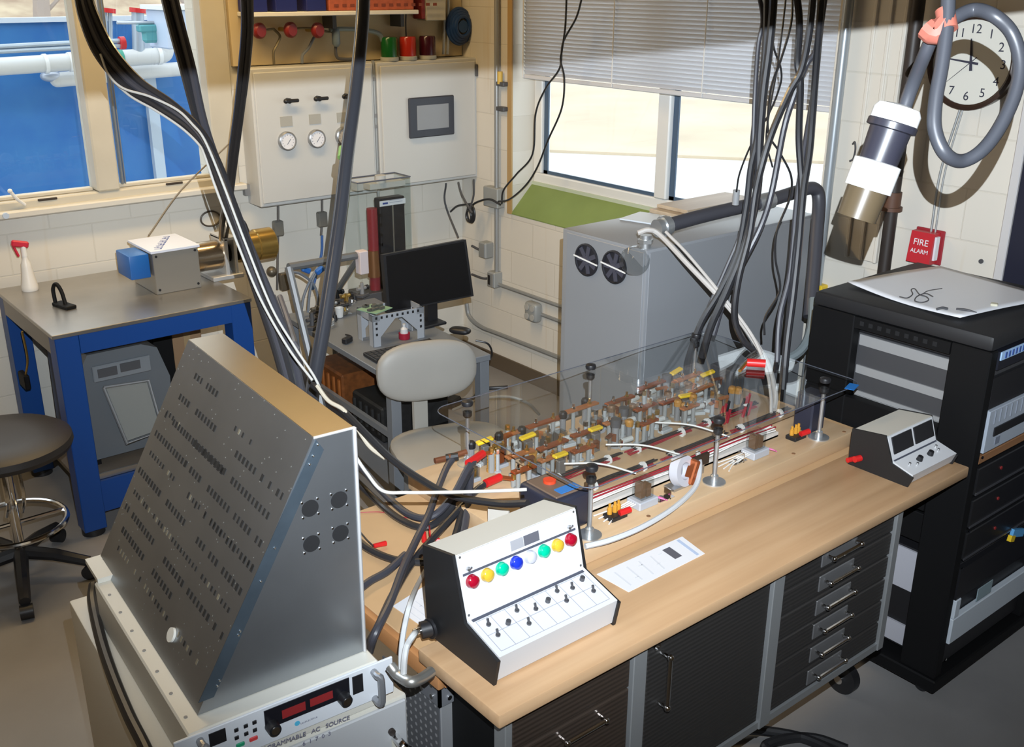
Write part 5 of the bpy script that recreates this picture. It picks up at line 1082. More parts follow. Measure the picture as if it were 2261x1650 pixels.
for k, (v, w_, h, cc, nm) in enumerate(((.62, .32, .22, (.20, .065, .015), 'rust-orange copper coil pack'), (.22, .30, .18, (.02, .02, .02), 'black equipment case'))):
    t = thing('equipment_unit', nm + ' on the lower shelf of the grey steel table', 'equipment', T(.25, v + .1, .30), RZ); b = B(); tbox(b, .07, .44, v, v + w_, .3005, .30 + h, .01); b.build('case', M('equip_%d' % k, cc, .5, .2, var=.5, vscale=30), t)
    b = B()
    for j in range(5): b.cyl(T(.068, v + .03 + j * .06, .34), T(.068, v + .03 + j * .06, .30 + h - .03), .010, seg=8)
    b.build('ribs', M('equip_rib_%d' % k, tuple(c * 1.6 for c in cc), .4, .4), t)
# monitor
mc = Yp(945, 610, 4.14); t = thing('monitor', 'black flat monitor, tilted, standing on the grey steel table', 'monitor', Zp(961, 717, .72))
cs = [Yp(846, 563, 4.16), Yp(1029, 529, 4.10), Yp(1046, 654, 4.06), Yp(856, 692, 4.12)]
nn = (cs[1] - cs[0]).cross(cs[3] - cs[0]).normalized()
if nn.y > 0: nn = -nn
b = B(); b.prism(cs, nn * -.035); b.build('housing', BLACK, t)
cc = sum(cs, V()) / 4; b = B(); b.prism([c + (cc - c) * .06 + nn * .0005 for c in cs], nn * .0012); b.build('screen', M('screen_black', (.006, .006, .007), .25), t)
sb = Zp(961, 716, .72); b = B(); b.bb(sb.x - .03, sb.x + .03, sb.y + .02, sb.y + .05, .725, .95); b.bb(sb.x - .09, sb.x + .045, sb.y - .04, sb.y + .10, .7205, .735, bev=.004); b.build('stand', BLACK, t)
# perforated bracket frame
def perf_frame():
    t = thing('perforated_stand', 'pale grey perforated bracket stand with gussets, below the monitor', 'frame', Zp(880, 758, .72))
    FG = M('bracket_pale', (.38, .40, .43), .45, .2); a, c = Zp(825, 768, .7205), Zp(938, 745, .7205); d = (c - a).normalized(); nb = V((-d.y, d.x, 0)); h = .155; L_ = (c - a).length
    b = B()
    for o in (V(), nb * .16):
        for s0 in (0, L_ - .04): p = a + o + d * s0; b.prism([p, p + d * .04, p + d * .04 + V((0, 0, h)), p + V((0, 0, h))], nb * .004)
        p = a + o; b.prism([p + V((0, 0, h - .03)), p + d * L_ + V((0, 0, h - .03)), p + d * L_ + V((0, 0, h)), p + V((0, 0, h))], nb * .004)
        for s0, s1 in ((.04, .12), (L_ - .04, L_ - .12)): b.prism([p + d * s0 + V((0, 0, h - .11)), p + d * s1 + V((0, 0, h - .03)), p + d * s0 + V((0, 0, h - .03))], nb * .004)
    for s0 in (0, L_ - .004): p = a + d * s0; b.prism([p, p + nb * .04, p + nb * .04 + V((0, 0, h)), p + V((0, 0, h))], d * .004); b.prism([p + nb * .12, p + nb * .164, p + nb * .164 + V((0, 0, h)), p + nb * .12 + V((0, 0, h))], d * .004); b.prism([p + V((0, 0, h - .03)), p + nb * .164 + V((0, 0, h - .03)), p + nb * .164 + V((0, 0, h)), p + V((0, 0, h))], d * .004)
    b.build('frame', FG, t); b = B()
    for s0 in [.02 + .028 * k for k in range(int(L_ / .028))]: b.box(a + d * s0 + V((0, 0, h - .014)) - nb * .0008, (.010, .0016, .012), rot=d.to_track_quat('X', 'Z').to_matrix().to_4x4())
    for s0 in (.02, L_ - .02):
        for z in (.09, .06, .115): b.box(a + d * s0 + V((0, 0, z)) - nb * .0008, (.010, .0016, .012), rot=d.to_track_quat('X', 'Z').to_matrix().to_4x4())
    b.build('perforations', BLACK, t)
    p = a + d * (.04) + nb * .09 + V((0, 0, h + .0005)); t2 = thing('circuit_board', 'pale green circuit board lying on the bracket stand left of the monitor', 'circuit board', p)
    B().box(p + V((.02, 0, .003)), (.12, .12, .004), rot=(0, 0, .3)).build('board', M('pcb_green', (.22, .36, .24), .5), t2)
    b = B(); rs = random.Random(5)
    for k in range(10): b.box(p + V((.02 + rs.uniform(-.045, .045), rs.uniform(-.045, .045), .010)), (rs.uniform(.01, .03), rs.uniform(.01, .02), .012), rot=(0, 0, .3))
    b.build('parts', M('part_dark', (.08, .08, .07), .4), t2)
perf_frame()
p = Zp(893, 748, .7205); t = thing('glue_bottle', 'small clear bottle with a dark red base under the bracket stand', 'bottle', p)
B().lathe([(.026, 0), (.028, .005), (.028, .03), (0, .03)], p, seg=16).build('base', M('dark_red', (.30, .01, .03), .4), t); b = B(); b.lathe([(.020, .03), (.018, .05), (.008, .06), (.008, .075), (0, .076)], p, seg=12); b.build('cap', M('clear_grey', (.55, .55, .56), .3), t)
p = Zp(842, 790, .7205); t = thing('keyboard', 'black keyboard on the grey steel table, partly behind the chair back', 'keyboard', p); b = B(); b.box(p + TU * .12 + V((0, 0, .010)), (.36, .13, .018), rot=TM, bev=.003); b.build('case', BLACK, t)
b = B()
for k in range(13):
    for j in range(4): b.box(p + TU * (-.045 + .026 * k) + TV * (-.045 + .028 * j) + V((0, 0, .021)), (.021, .022, .005), rot=TM)
b.build('keys', M('key_black', (.03, .03, .032), .5), t)
p = Zp(1016, 735, .722); tag(B().sup(p + V((0, 0, .012)), (.065, .11, .034), .7, rot=(0, 0, .5)).build('computer_mouse', BLACK), 'black computer mouse at the far edge of the grey steel table', 'mouse')
p = Zp(767, 757, .722); t = thing('connector', 'black plug block on the grey steel table edge, left of the bracket stand', 'connector', p); b = B(); b.box(p + V((0, 0, .014)), (.055, .028, .026), rot=(0, 0, .4), bev=.003); b.build('body', BLACK, t); b = B(); b.tube([p + V((.02, .01, .015)), p + V((.05, .05, .01)), p + V((.05, .10, .004))], .004); b.build('lead', BLACK, t)
# small rig at the back of the table: pieces on a base plate
rs = random.Random(11)
cl = [((700, 700), 'tarnished sensor stand with dark knob', 'sensor'), ((735, 690), 'silver pump head', 'pump'), ((722, 722), 'coil of clear tubing', 'tubing'), ((765, 672), 'brass valve manifold', 'valve'), ((800, 655), 'row of grey relays', 'relay'), ((750, 700), 'white plastic cup', 'cup'), ((745, 665), 'black probe on a stand', 'probe'), ((690, 725), 'dark steel clamp block', 'clamp')]
for k, ((px, py), lb, ct) in enumerate(cl):
    p = Zp(px, py, .722); t = thing(('sensor_stand', 'pump_head', 'tubing_coil', 'valve_manifold', 'relay_row', 'plastic_cup', 'probe_stand', 'clamp_block')[k], lb + ' among the small parts on the grey steel table', ct, p)
    if k == 2:
        b = B(); b.tube([p + V((.035 * math.cos(a * .7), .035 * math.sin(a * .7), .005 + .0012 * a)) for a in range(28)], .004, 6, 3); b.build('coil', M('clear_tube', (.35, .36, .36), .2), t); continue
    if k == 5: B().lathe([(.018, 0), (.024, .05), (.022, .05), (.016, .003), (0, .003)], p, seg=16).build('cup', M('cup_white', (.6, .6, .58), .5), t); continue
    mt = (M('tarnish', (.20, .18, .14), .4, .6), ZINC, None, BRASS, GREYP, None, BLACKM, GREYD)[k]
    B().box(p + V((0, 0, .008)), (.07, .05, .016), rot=(0, 0, rs.uniform(0, 1)), bev=.002).build('base', GREYD, t)
    b = B(); b.cyl(p + V((0, 0, .016)), p + V((0, 0, .06 + .02 * (k % 3))), .012, .009, seg=10); b.cyl(p + V((-.03, 0, .045)), p + V((.03, .01, .045)), .010, seg=10); b.build('body', mt, t)
    b = B(); b.cyl(p + V((.03, .01, .045)), p + V((.045, .012, .045)), .014, seg=10); b.build('knob', BLACK, t)
for k in range(16):
    px, py = rs.uniform(690, 800), rs.uniform(664, 715)
    if px > 775 and py > 690: px -= 60
    p = Zp(px, py, .722); q = k % 4; t = thing(('metal_fitting', 'hose_clip', 'rubber_bung', 'wire_lead')[q], ('small tarnished metal fitting', 'small shiny hose clip', 'small black rubber bung', 'short thin loose lead')[q] + ' among the rig parts on the grey steel table', ('fitting', 'clip', 'bung', 'lead')[q], p, group=('metal fittings', 'hose clips', 'rubber bungs', 'loose leads')[q] + ' on the grey steel table')
    if q == 0: B().box(p + V((0, 0, .012)), (.035, .022, .022), rot=(0, 0, rs.uniform(0, 3)), bev=.003).build('block', M('tarnish', (.20, .18, .14), .4, .6), t); B().cyl(p + V((0, 0, .02)), p + V((0, 0, .04)), .007, seg=8).build('nipple', BRASS, t)
    elif q == 1: B().lathe([(.014, 0), (.018, 0), (.018, .01), (.014, .01), (.014, 0)], p, (rs.uniform(-.4, .4), rs.uniform(-.4, .4), 1), 16).build('band', CHROME, t); B().box(p + V((.018, 0, .006)), (.012, .01, .01)).build('screw', STEEL, t)
    elif q == 2: B().cyl(p, p + V((0, 0, .026)), .014, .011, seg=12).build('plug', BLACK, t)
    else: a_ = rs.uniform(0, 6); d_ = V((math.cos(a_), math.sin(a_), 0)); B().tube([p + V((0, 0, .004)), p + d_ * .04 + V((0, 0, .02)), p + d_ * .08 + V((d_.y * .03, 0, .012)), p + d_ * .11 + V((0, 0, .004))], .0035, 6).build('lead', (BLACK, GREYP)[k % 8 > 3], t)
cable('probe_lead', 'black lead lying across the small parts on the grey steel table', 'cable', [Zp(684, 693, .76), Zp(705, 687, .765), Zp(735, 680, .765), Zp(770, 672, .76)], .008, RUBBER)
# bent grey frame
t = thing('bent_tube_rig', 'grey square tube frame, bent over the small rig left of the red column', 'frame', (2.24, 4.5, 0))
a0 = Xp(637, 590, 2.24); a1 = Xp(697, 840, 2.235); dirn = (a1 - a0) / (a1.z - a0.z); foot = a0 + dirn * (0 - a0.z); e1 = Yp(795, 563, a0.y + .05)
b = B(); b.tube([foot, a0], .020, 8, smooth=False); b.tube([a0, e1], .020, 8, smooth=False); b.tube([V((e1.x, e1.y, e1.z)), V((e1.x + .02, 4.86, .72)), V((e1.x + .02, 4.88, 0))], .016, 8, smooth=False); b.build('tube', M('frame_tube_grey', (.17, .18, .19), .45, .4), t)
p = Yp(800, 578, a0.y + .04); lab(B().bb(p.x - .03, p.x + .02, p.y - .03, p.y + .02, p.z - .06, p.z + .06, bev=.003).build('tag', M('tag_white_red', (.60, .52, .52), .5), t), 'white tag at the tube end')
for k, pts in enumerate((((640, 600), (662, 604), (690, 625), (702, 655), (700, 680)), ((712, 575), (690, 610), (672, 650), (665, 690)), ((735, 585), (700, 600), (685, 640), (680, 690)))):
    cable('air_tube', 'thin dark air tube looping under the bent grey frame, ' + ('leaving its corner', 'crossing at the middle', 'nearest the thick black hose')[k], 'tube', [Yp(a_, c_, 4.62) for a_, c_ in pts], .007, M('tube_grey', (.15, .17, .2), .5))
for k, (px, py) in enumerate(((676, 596), (706, 597))):
    tag(B().box(Yp(px, py, 4.60), (.05, .025, .03), rot=(0, .5 - k, 0), bev=.006).build('tube_joint', M('joint_blue', (.02, .12, .42), .4)), 'bright blue push fitting on the air tubes, ' + ('nearer the frame corner' if k == 0 else 'nearer the thick black hose'), 'fitting')
# acrylic column
ky = 4.84; q0, q1 = Yp(789, 405, ky), Yp(906, 405, ky)
t = thing('test_column', 'tall clear test column with red tube and black panel behind the monitor', 'test column', ((q0.x + q1.x) / 2, ky, 0)); zt_ = q0.z; zb_ = .70
b = B()
for x0, x1, y0, y1 in ((q0.x, q1.x, ky, ky + .004), (q0.x, q0.x + .004, ky, ky + .16), (q1.x - .004, q1.x, ky, ky + .16)): b.bb(x0, x1, y0, y1, zb_, zt_)
b.build('clear_case', CLEAR, t)
b = B(); b.tube([(q0.x, ky, zt_), (q1.x, ky, zt_), (q1.x, ky + .16, zt_), (q0.x, ky + .16, zt_), (q0.x, ky, zt_)], .004, 6, smooth=False); b.build('case_edge', M('acrylic_edge', (.10, .11, .14), .2), t)
p0, p1 = Yp(838, 440, ky + .03), Yp(893, 440, ky + .03)
B().bb(p0.x, p1.x, ky + .03, ky + .09, zb_, p0.z, bev=.004).build('black_panel', M('panel_near_black', (.018, .018, .024), .4), t)
B().bb((p0.x + p1.x) / 2 - .004, (p0.x + p1.x) / 2 + .004, ky + .026, ky + .03, zb_, p0.z - .02).build('centre_rail', STEEL, t)
b = B(); l0, l1 = Yp(839, 457, ky + .022), Yp(895, 437, ky + .022); b.bb(l0.x, l1.x, ky + .022, ky + .026, l0.z, l1.z); b.build('label_plate', PAPER, t)
b = B(); b.bb(l0.x + .018, l0.x + .052, ky + .0208, ky + .022, l0.z + .010, l1.z - .010); b.build('label_mark', INKB, t)
b = B(); b.bb(l0.x + .062, l1.x - .012, ky + .0208, ky + .022, l0.z + .026, l0.z + .030); b.bb(l0.x + .062, l1.x - .02, ky + .0208, ky + .022, l0.z + .014, l0.z + .018); b.build('label_lines', M('label_grey', (.4, .42, .5), .6), t)
r0 = Yp(821, 460, ky + .06); B().cyl((r0.x, ky + .06, zb_), (r0.x, ky + .06, r0.z), .030, seg=20).build('red_tube', M('tube_red', (.27, .03, .04), .35), t)
b = B()
for k in range(9): z = r0.z - .04 - k * .055; b.box((r0.x + .038, ky + .04, z), (.012, .02, .018))
b.build('scale_marks', BLACK, t)
b = B(); b.cyl((r0.x - .01, ky + .05, .78), (r0.x - .01, ky + .05, .93), .036, .03); b.build('brass_neck', M('neck_copper', (.28, .12, .05), .4, .5), t)
b = B(); b.bb(q0.x, q1.x, ky, ky + .16, .62, .70, bev=.004); b.bb(q0.x + .02, q1.x - .02, ky + .03, ky + .14, 0, .62); b.build('pedestal', GREYD, t)
b = B(); b.bb(q0.x + .02, q0.x + .06, ky + .04, ky + .10, zt_ - .05, zt_ - .01); b.bb(q0.x + .09, q1.x - .02, ky + .02, ky + .12, zt_ - .05, zt_ - .02); b.cyl((q0.x + .17, ky + .04, zt_ - .02), (q0.x + .17, ky + .04, zt_ + .02), .03); b.build('top_fittings', M('fitting_clear_grey', (.45, .45, .43), .3), t)
# chair
t = thing('office_chair', 'beige vinyl office chair with oval back, between the bench and the monitor table', 'chair', (2.40, 3.30, 0))
bc = Yp(943, 818, 3.50); B().sup(bc, (.455, .075, .265), .62, rot=(-.10, .02, -.28)).build('backrest', BEIGE, t)
B().sup((2.375, 3.285, .455), (.54, .53, .095), .6, rot=(0, 0, -.3)).build('seat', BEIGE, t)
b = B(); b.prism([(2.333, 3.545, .44), (2.405, 3.545, .44), (2.405, 3.545, .80), (2.333, 3.545, .80)], (0, .016, 0)); b.prism([(2.333, 3.40, .405), (2.405, 3.40, .405), (2.405, 3.561, .405), (2.333, 3.561, .405)], (0, 0, .04)); b.build('back_stem', M('stem_beige', (.34, .325, .29), .5), t)
B().cyl((2.40, 3.30, .09), (2.40, 3.30, .41), .028).build('column', BLACK, t)
for k in range(5):
    a = .5 + k * 2 * PI / 5; e = V((2.40 + .28 * math.cos(a), 3.30 + .28 * math.sin(a), .075)); am = B().tube([V((2.40, 3.30, .10)), e], .022, 8, smooth=False).build('base_arm', BEIGE, t)
    n = V((-math.sin(a), math.cos(a), 0)); B().cyl(e - n * .02 - V((0, 0, .047)), e + n * .02 - V((0, 0, .047)), .028).build('caster', BLACK, am)
t = thing('power_strip', 'dark cables and white plug block on the floor behind the chair', 'power strip', Zp(990, 890, .0))
b = B(); p = Zp(985, 885, .03); b.box(p, (.10, .16, .06), rot=(0, 0, .4), bev=.01); b.build('block', BLACK, t); lab(B().box(p + V((0, .01, .035)), (.05, .06, .02), rot=(0, 0, .4), bev=.004).build('plug', M('plug_bluish', (.5, .55, .65), .4), t), 'white plug')
b = B(); b.tube([p, p + V((.15, -.05, -.01)), p + V((.3, .05, -.018)), p + V((.45, -.02, -.018))], .011, 8); b.tube([p, p + V((.1, .1, -.015)), p + V((.25, .2, -.018))], .009, 8); b.build('leads', RUBBER, t)
cable('trailing_cable', 'pale cable arcing over the floor between chair and grey cabinet', 'cable', [Zp(1000, 905, .02), Zp(1060, 882, .16), Zp(1120, 876, .22), Zp(1165, 890, .18), Zp(1190, 915, .02)], .008, M('pale_grey_cable', (.36, .35, .32), .5))
cable('table_lead', 'dark lead looping off the far corner of the grey steel table', 'cable', [Zp(1050, 752, .72), Zp(1078, 760, .70), Zp(1086, 785, .62), Zp(1070, 806, .5), Zp(1052, 812, .4)], .005, RUBBER)

# ================================================================== BLACK RACK on the right
t = thing('equipment_rack', 'tall open black equipment rack at the bench end, white panel on its top', 'rack', (3.33, 1.70, 0))
RX0, RX1, RY0, RY1, RZT = 3.006, 3.655, 1.383, 2.03, 1.346
B().bb(RX0, RX1, RY0, RY1, RZT - .05, RZT, bev=.012, seg=2).build('top_panel', M('rack_top', (.014, .014, .0155), .55), t)
for x0, x1, y0, y1 in ((RX0, RX0 + .045, RY0, 1.515), (RX0, RX0 + .045, 1.862, RY1), (RX1 - .045, RX1, RY0, 1.515), (RX1 - .045, RX1, 1.862, RY1)):
    B().bb(x0, x1, y0, y1, .10, RZT - .051, bev=.004).build('post', BLACKM, t)
b = B(); b.bb(RX0 - .01, RX1 + .01, RY0 - .01, RY1, .05, .10, bev=.005); b.build('base', BLACKM, t)
B().bb(RX0, RX0 + .04, 1.516, 1.861, 1.255, RZT - .052).build('side_rail', BLACKM, t); B().bb(RX0, RX0 + .04, 1.516, 1.861, .70, 1.004).build('side_rail', BLACKM, t)
for x in (RX0 + .06, RX1 - .06):
    for y in (RY0 + .06, RY1 - .06): B().cyl((x - .02, y, .026), (x + .02, y, .026), .025, seg=16).build('caster', BLACK, t)
b = B()
for k in range(9): b.bb(RX0 - .001, RX0 + .001, 1.56 + k * .033, 1.575 + k * .033, 1.268, 1.283)
b.build('rail_slots', M('hole_black', (.006, .006, .007), .9), t)
b = B()
for z in (.16, .23, .40, .52, .66, .80, .93): b.cyl((RX0 + .058, RY0 - .0005, z), (RX0 + .058, RY0 - .004, z), .005, seg=8)
b.build('rack_screws', CHROME, t)
def unit(name, label, z0, z1, mat, y0=1.40, y1=1.99, x0=3.056, x1=3.605):
    u = thing(name, label, 'rack unit', ((x0 + x1) / 2, (y0 + y1) / 2, z0)); B().bb(x0, x1, y0, y1, z0, z1, bev=.003).build('chassis', mat, u); return u
SHADE = M('chassis_grey', (.075, .075, .08), .45, .3); LGT = M('chassis_light', (.33, .33, .33), .45, .2)
u = unit('rack_server', 'grey chassis with light bands, seen through the rack side opening', 1.01, 1.225, SHADE)
b = B(); b.bb(3.050, 3.056, 1.52, 1.86, 1.185, 1.222); b.bb(3.050, 3.056, 1.52, 1.86, 1.083, 1.112); b.bb(3.050, 3.056, 1.52, 1.86, 1.005, 1.02); b.build('side_band', LGT, u)
b = B(); b.bb(3.056, 3.605, 1.386, 1.399, 1.095, 1.20); b.build('front_panel', BLACK, u)
u = unit('instrument', 'pale grey instrument with a dark slot in the rack, above the wood shelf', .932, 1.000, LGT)
B().bb(3.056, 3.605, 1.378, 1.399, .945, 1.09, bev=.002).build('front_panel', M('front_grey_blue', (.36, .40, .46), .45), u)
B().bb(3.10, 3.59, 1.374, 1.378, .995, 1.025).build('slot', BLACK, u); b = B()
for k in range(14): b.bb(3.09 + k * .035, 3.094 + k * .035, 1.375, 1.378, 1.04, 1.085)
b.build('vent_lines', M('vent_grey', (.20, .22, .26), .5), u)
b = B(); b.bb(3.12, 3.15, 1.376, 1.378, .96, .985); b.build('print', M('print_dim', (.18, .20, .25), .5), u)
u = unit('display_unit', 'black unit with a blue-white label strip at the rack top front', 1.228, 1.292, BLACK)
q0_, q1_ = Yp(2207, 762, 1.379), Yp(2262, 735, 1.379); B().bb(3.052, 3.60, 1.379, 1.399, 1.23, 1.325 - .035).build('front_panel', M('unit_black', (.012, .013, .02), .4), u)
B().bb(3.056, 3.5, 1.375, 1.379, 1.262, 1.289).build('label_strip', M('label_sky', (.38, .56, .80), .5), u); b = B()
for k in range(18): b.bb(3.078 + k * .022, 3.088 + k * .022, 1.373, 1.375, 1.266, 1.285)
b.build('label_marks', M('label_navy', (.05, .10, .30), .5), u)
t2 = thing('rack_shelf', 'reddish wood shelf in the rack below the pale instrument', 'shelf', (3.33, 1.7, .90)); B().bb(3.058, 3.604, 1.388, 1.99, .902, .93, bev=.002).build('board', woodmat('rack_wood', (.26, .12, .05), (.34, .17, .08)), t2)
for k, (z0, z1, lb) in enumerate(((.79, .895, 'topmost'), (.67, .78, 'second'), (.55, .66, 'third'))):
    u = unit('drawer_unit', 'black rack drawer with a silver edge line, %s below the wood shelf' % lb, z0, z1, BLACKM); B().bb(3.056, 3.605, 1.381, 1.399, z0 + .005, z1 - .005, bev=.003).build('front', M('drawer_gloss', (.012, .012, .013), .3), u)
    B().bb(3.056, 3.605, 1.377, 1.381, z0 + .006, z0 + .012).build('edge_line', M('edge_silver', (.2, .2, .22), .3, .8), u)
    b = B(); b.cyl((3.21 + .02 * k, 1.381, z0 + .06), (3.21 + .02 * k, 1.378, z0 + .06), .006, seg=10); lab(b.build('indicator', M('led_red_off', (.25, .02, .02), .4), u), 'small red indicator')
u = unit('computer_case', 'white-framed black computer case low in the rack', .125, .52, BLACK); B().bb(3.056, 3.605, 1.380, 1.399, .40, .52).build('front', M('case_black', (.012, .012, .014), .4), u)
b = B(); b.bb(3.056, 3.605, 1.376, 1.399, .225, .325, bev=.003); b.bb(3.056, 3.090, 1.376, 1.399, .326, .40, bev=.003); b.build('white_bezel', M('bezel_white', (.50, .55, .60), .4), u)
b = B(); b.bb(3.20, 3.30, 1.374, 1.377, .34, .39); b.build('port_row', M('port_teal', (.25, .33, .36), .5), u)
b = B(); b.bb(3.047, 3.0555, 1.516, 1.861, .36, .515); b.bb(3.047, 3.0555, 1.516, 1.861, .14, .22); lab(b.build('side_cover', M('side_white', (.42, .42, .46), .5), u), 'pale side panels')
p = Yp(2240, 1180, 1.373); t2 = thing('sticky_pad', 'light blue and yellow sticker pad standing out of the rack front', 'sticker', p); B().box(p + V((.02, .0, 0)), (.09, .012, .028), rot=(0, .3, 0)).build('pad', M('pad_blue', (.10, .35, .65), .5), t2); lab(B().box(p + V((-.025, -.002, -.006)), (.03, .014, .022), rot=(0, .3, 0)).build('tab', YEL, t2), 'yellow end')
# white sheet on the rack and small bits on it
quad = [(3.139, 1.99, 0), (3.062, 1.528, 0), (3.560, 1.455, 0), (3.640, 1.926, 0)]
quad = [V((x, y, RZT + .003)) for x, y, z in quad]
bm = bmesh.new(); N = 14; grid = []
for i in range(N + 1):
    row = []
    for j in range(N + 1):
        u_, v_ = i / N, j / N; p = quad[0] * (1 - u_) * (1 - v_) + quad[1] * u_ * (1 - v_) + quad[2] * u_ * v_ + quad[3] * (1 - u_) * v_
        row.append(bm.verts.new(p + V((0, 0, .012 * (1 - math.sin(PI * u_)) * (1 - v_) + .004 * math.sin(PI * v_)))))
    grid.append(row)
for i in range(N):
    for j in range(N): bm.faces.new((grid[i][j], grid[i + 1][j], grid[i + 1][j + 1], grid[i][j + 1]))
bb_ = B(); bb_.bm.free(); bb_.bm = bm; so = tag(bb_.build('plastic_sheet', M('sheet_white', (.74, .75, .78), .4)), 'white plastic panel lying on the black rack top', 'panel'); sm = so.modifiers.new('t', 'SOLIDIFY'); sm.thickness = .003; sm.offset = 1
t2 = thing('wire_tangle', 'thin dark wire tangle lying on the white panel on the rack', 'wire', Zp(2035, 652, RZT + .012))
b = B(); zz = RZT + .016; b.tube([Zp(px, py, zz) for px, py in ((1986, 655), (2003, 658), (2015, 650), (2012, 640), (2020, 638), (2030, 650), (2045, 655), (2050, 663), (2035, 668), (2020, 664), (2026, 654), (2044, 648), (2060, 655))], .002, 5); b.tube([Zp(px, py, zz) for px, py in ((2036, 650), (2050, 642), (2080, 637))], .0015, 5); b.build('wires', GREYD, t2)
for k, (pa, pb) in enumerate((((2068, 683), (2092, 682)), ((2112, 683), (2156, 692)))):
    p, q = Zp(*pa, zz - .001), Zp(*pb, zz - .001); tag(B().tube([p, (p + q) / 2 + V((0, 0, .004)), q], .0045).build('cable_tie', GREYD), ('short curved black tie' if k == 0 else 'straight black tie') + ' on the white panel on the rack', 'tie')
p = Zp(2195, 675, zz - .001); tag(B().box(p + V((0, 0, .004)), (.022, .022, .008), rot=(0, 0, .4), bev=.002).build('tape_scrap', M('scrap_cream', (.55, .52, .40), .6)), 'small cream scrap on the white rack panel near its front edge', 'scrap')
cable('side_hose', 'grey-green hose curving down between the grey cabinet and the black rack', 'hose', [Dp(1796, 660, 4.12), Dp(1792, 720, 4.08), Dp(1775, 765, 4.05), Dp(1745, 790, 4.03), Dp(1700, 800, 4.02)], .018, M('hose_grey_green', (.16, .19, .20), .45))

# ================================================================== HANGING CABLES
CONDB = M('black_conduit', (.022, .022, .025), .3, coat=.3); CONDG = M('grey_black_sleeve', (.045, .045, .055), .35)
def run(pts, d0, d1=None, n0=0):
    """photo points with a distance that changes evenly from d0 (first) to d1 (last)"""
    d1 = d0 if d1 is None else d1; n = len(pts)
    return [Dp(px, py, d0 + (d1 - d0) * k / (n - 1)) for k, (px, py) in enumerate(pts)]
LB = 'ceiling cables by the back window'
for k, (off, lb) in enumerate((((0, 0), 'black sleeved cable swooping down from the ceiling past the back window, lowest of three'), ((16, -6), 'black sleeved cable swooping past the back window, middle of three'), ((34, -10), 'black sleeved cable swooping past the back window, highest of three'))):
    ox, oy = off
    pts = [(168 + ox * .7, -30), (182 + ox * .8, 40 + oy), (215 + ox, 120 + oy), (275 + ox, 190 + oy), (350 + ox * .8, 238 + oy), (425 + ox * .4, 290 + oy * .5), (470 + ox * .4, 365), (515 + ox * .4, 490), (565 + ox * .45, 640), (605 + ox * .5, 760), (630 + ox * .5, 850), (640 + ox * .5, 900)]
    cable('hanging_cable', lb, 'cable', run(pts, 3.3, 3.05), .0125, (CONDB, CONDG, CONDB)[k], LB, 10)
for k, ox in enumerate((0, 20)):
    pts = [(358 + ox, -30), (380 + ox, 60), (405 + ox * .9, 150), (432 + ox * .6, 250), (458 + ox * .5, 330), (500 + ox * .5, 440), (545 + ox * .6, 560), (595 + ox, 700), (632 + ox, 810), (660 + ox * .6, 900)]
    cable('hanging_cable', ('black sleeved cable dropping straighter across the second window pane, window mullion side', 'black sleeved cable dropping straighter across the second window pane, cabinet side')[k], 'cable', run(pts, 3.36, 3.10), .0145, (CONDB, CONDG)[k], LB, 10)
for k, ox in enumerate((0, 12)):
    pts = [(538 + ox, -30), (540 + ox, 60), (533 + ox, 150), (524 + ox * .8, 240), (512 + ox * .8, 330), (503 + ox * .6, 420), (492 + ox, 480), (489 + ox * .6, 528)]
    cable('hanging_cable', ('dark cable hanging beside the window frame down to the gear motor, window side', 'dark cable hanging beside the gauge cabinet down to the gear motor, cabinet side')[k], 'cable', run(pts, 3.9, 5.08), .0145, CONDB, LB, 10)
pts = [(803, -30), (799, 60), (785, 200), (768, 330), (752, 470), (735, 590), (715, 720), (697, 820), (688, 880), (684, 930)]
hs = thing('hanging_hose', 'thick smooth black hose dropping from the ceiling in front of the gauge cabinet', 'hose', Dp(785, 200, 3.5))
b = B(); b.tube(run(pts, 3.55, 3.2), .0235, 12); b.build('hose', M('hose_slate', (.035, .037, .045), .28, coat=.4), hs); a_, c_ = Dp(764, 328, 3.45), Dp(761, 350, 3.44); lab(B().cyl(a_, c_, .0245).build('tape_band', M('band_green', (.25, .45, .12), .5), hs), 'green tape band')
for k, pts in enumerate((((222, 120), (240, 165), (272, 195), (330, 213), (390, 242), (425, 275), (452, 310), (490, 400), (545, 545), (600, 680), (650, 765), (694, 832), (716, 880)), ((250, 180), (290, 214), (345, 245), (400, 282), (438, 318), (452, 345), (478, 420), (525, 540), (575, 660), (636, 768), (690, 840)))):
    cable('white_lead', ('white cable following the black sleeves from the back window to the vent box', 'second white cable joining the black sleeves at the second window pane')[k], 'cable', run(pts, 3.24, 2.98), .0038, M('cable_offwhite', (.50, .49, .46), .5))
cable('white_lead', 'cream cable running behind the vent box corner down towards the rear table', 'cable', run([(700, 852), (725, 885), (758, 905), (785, 940), (815, 985), (850, 1012)], 2.95, 2.85), .006, M('cream_cable', (.50, .45, .36), .5))
cable('loom_cable', 'dark heavy cable slanting from behind the vent box to the rear table edge', 'cable', run([(690, 850), (740, 890), (790, 940), (860, 1010), (930, 1060), (1000, 1095), (1100, 1112), (1165, 1112)], 3.0, 2.58), .010, RUBBER)
for k, (xo) in enumerate((0, 14, 28)):
    cable('leaning_tube', 'grey tube leaning from the blue table end to the floor, ' + ('nearest the blue table', 'middle', 'nearest the monitor table')[k], 'tube', run([(590 + xo, 655), (612 + xo, 720), (634 + xo, 800)], 4.0, 3.75) + [Zp(668 + xo * .8, 925, .012)], .011, M('tube_slate', (.10, .10, .115), .4))
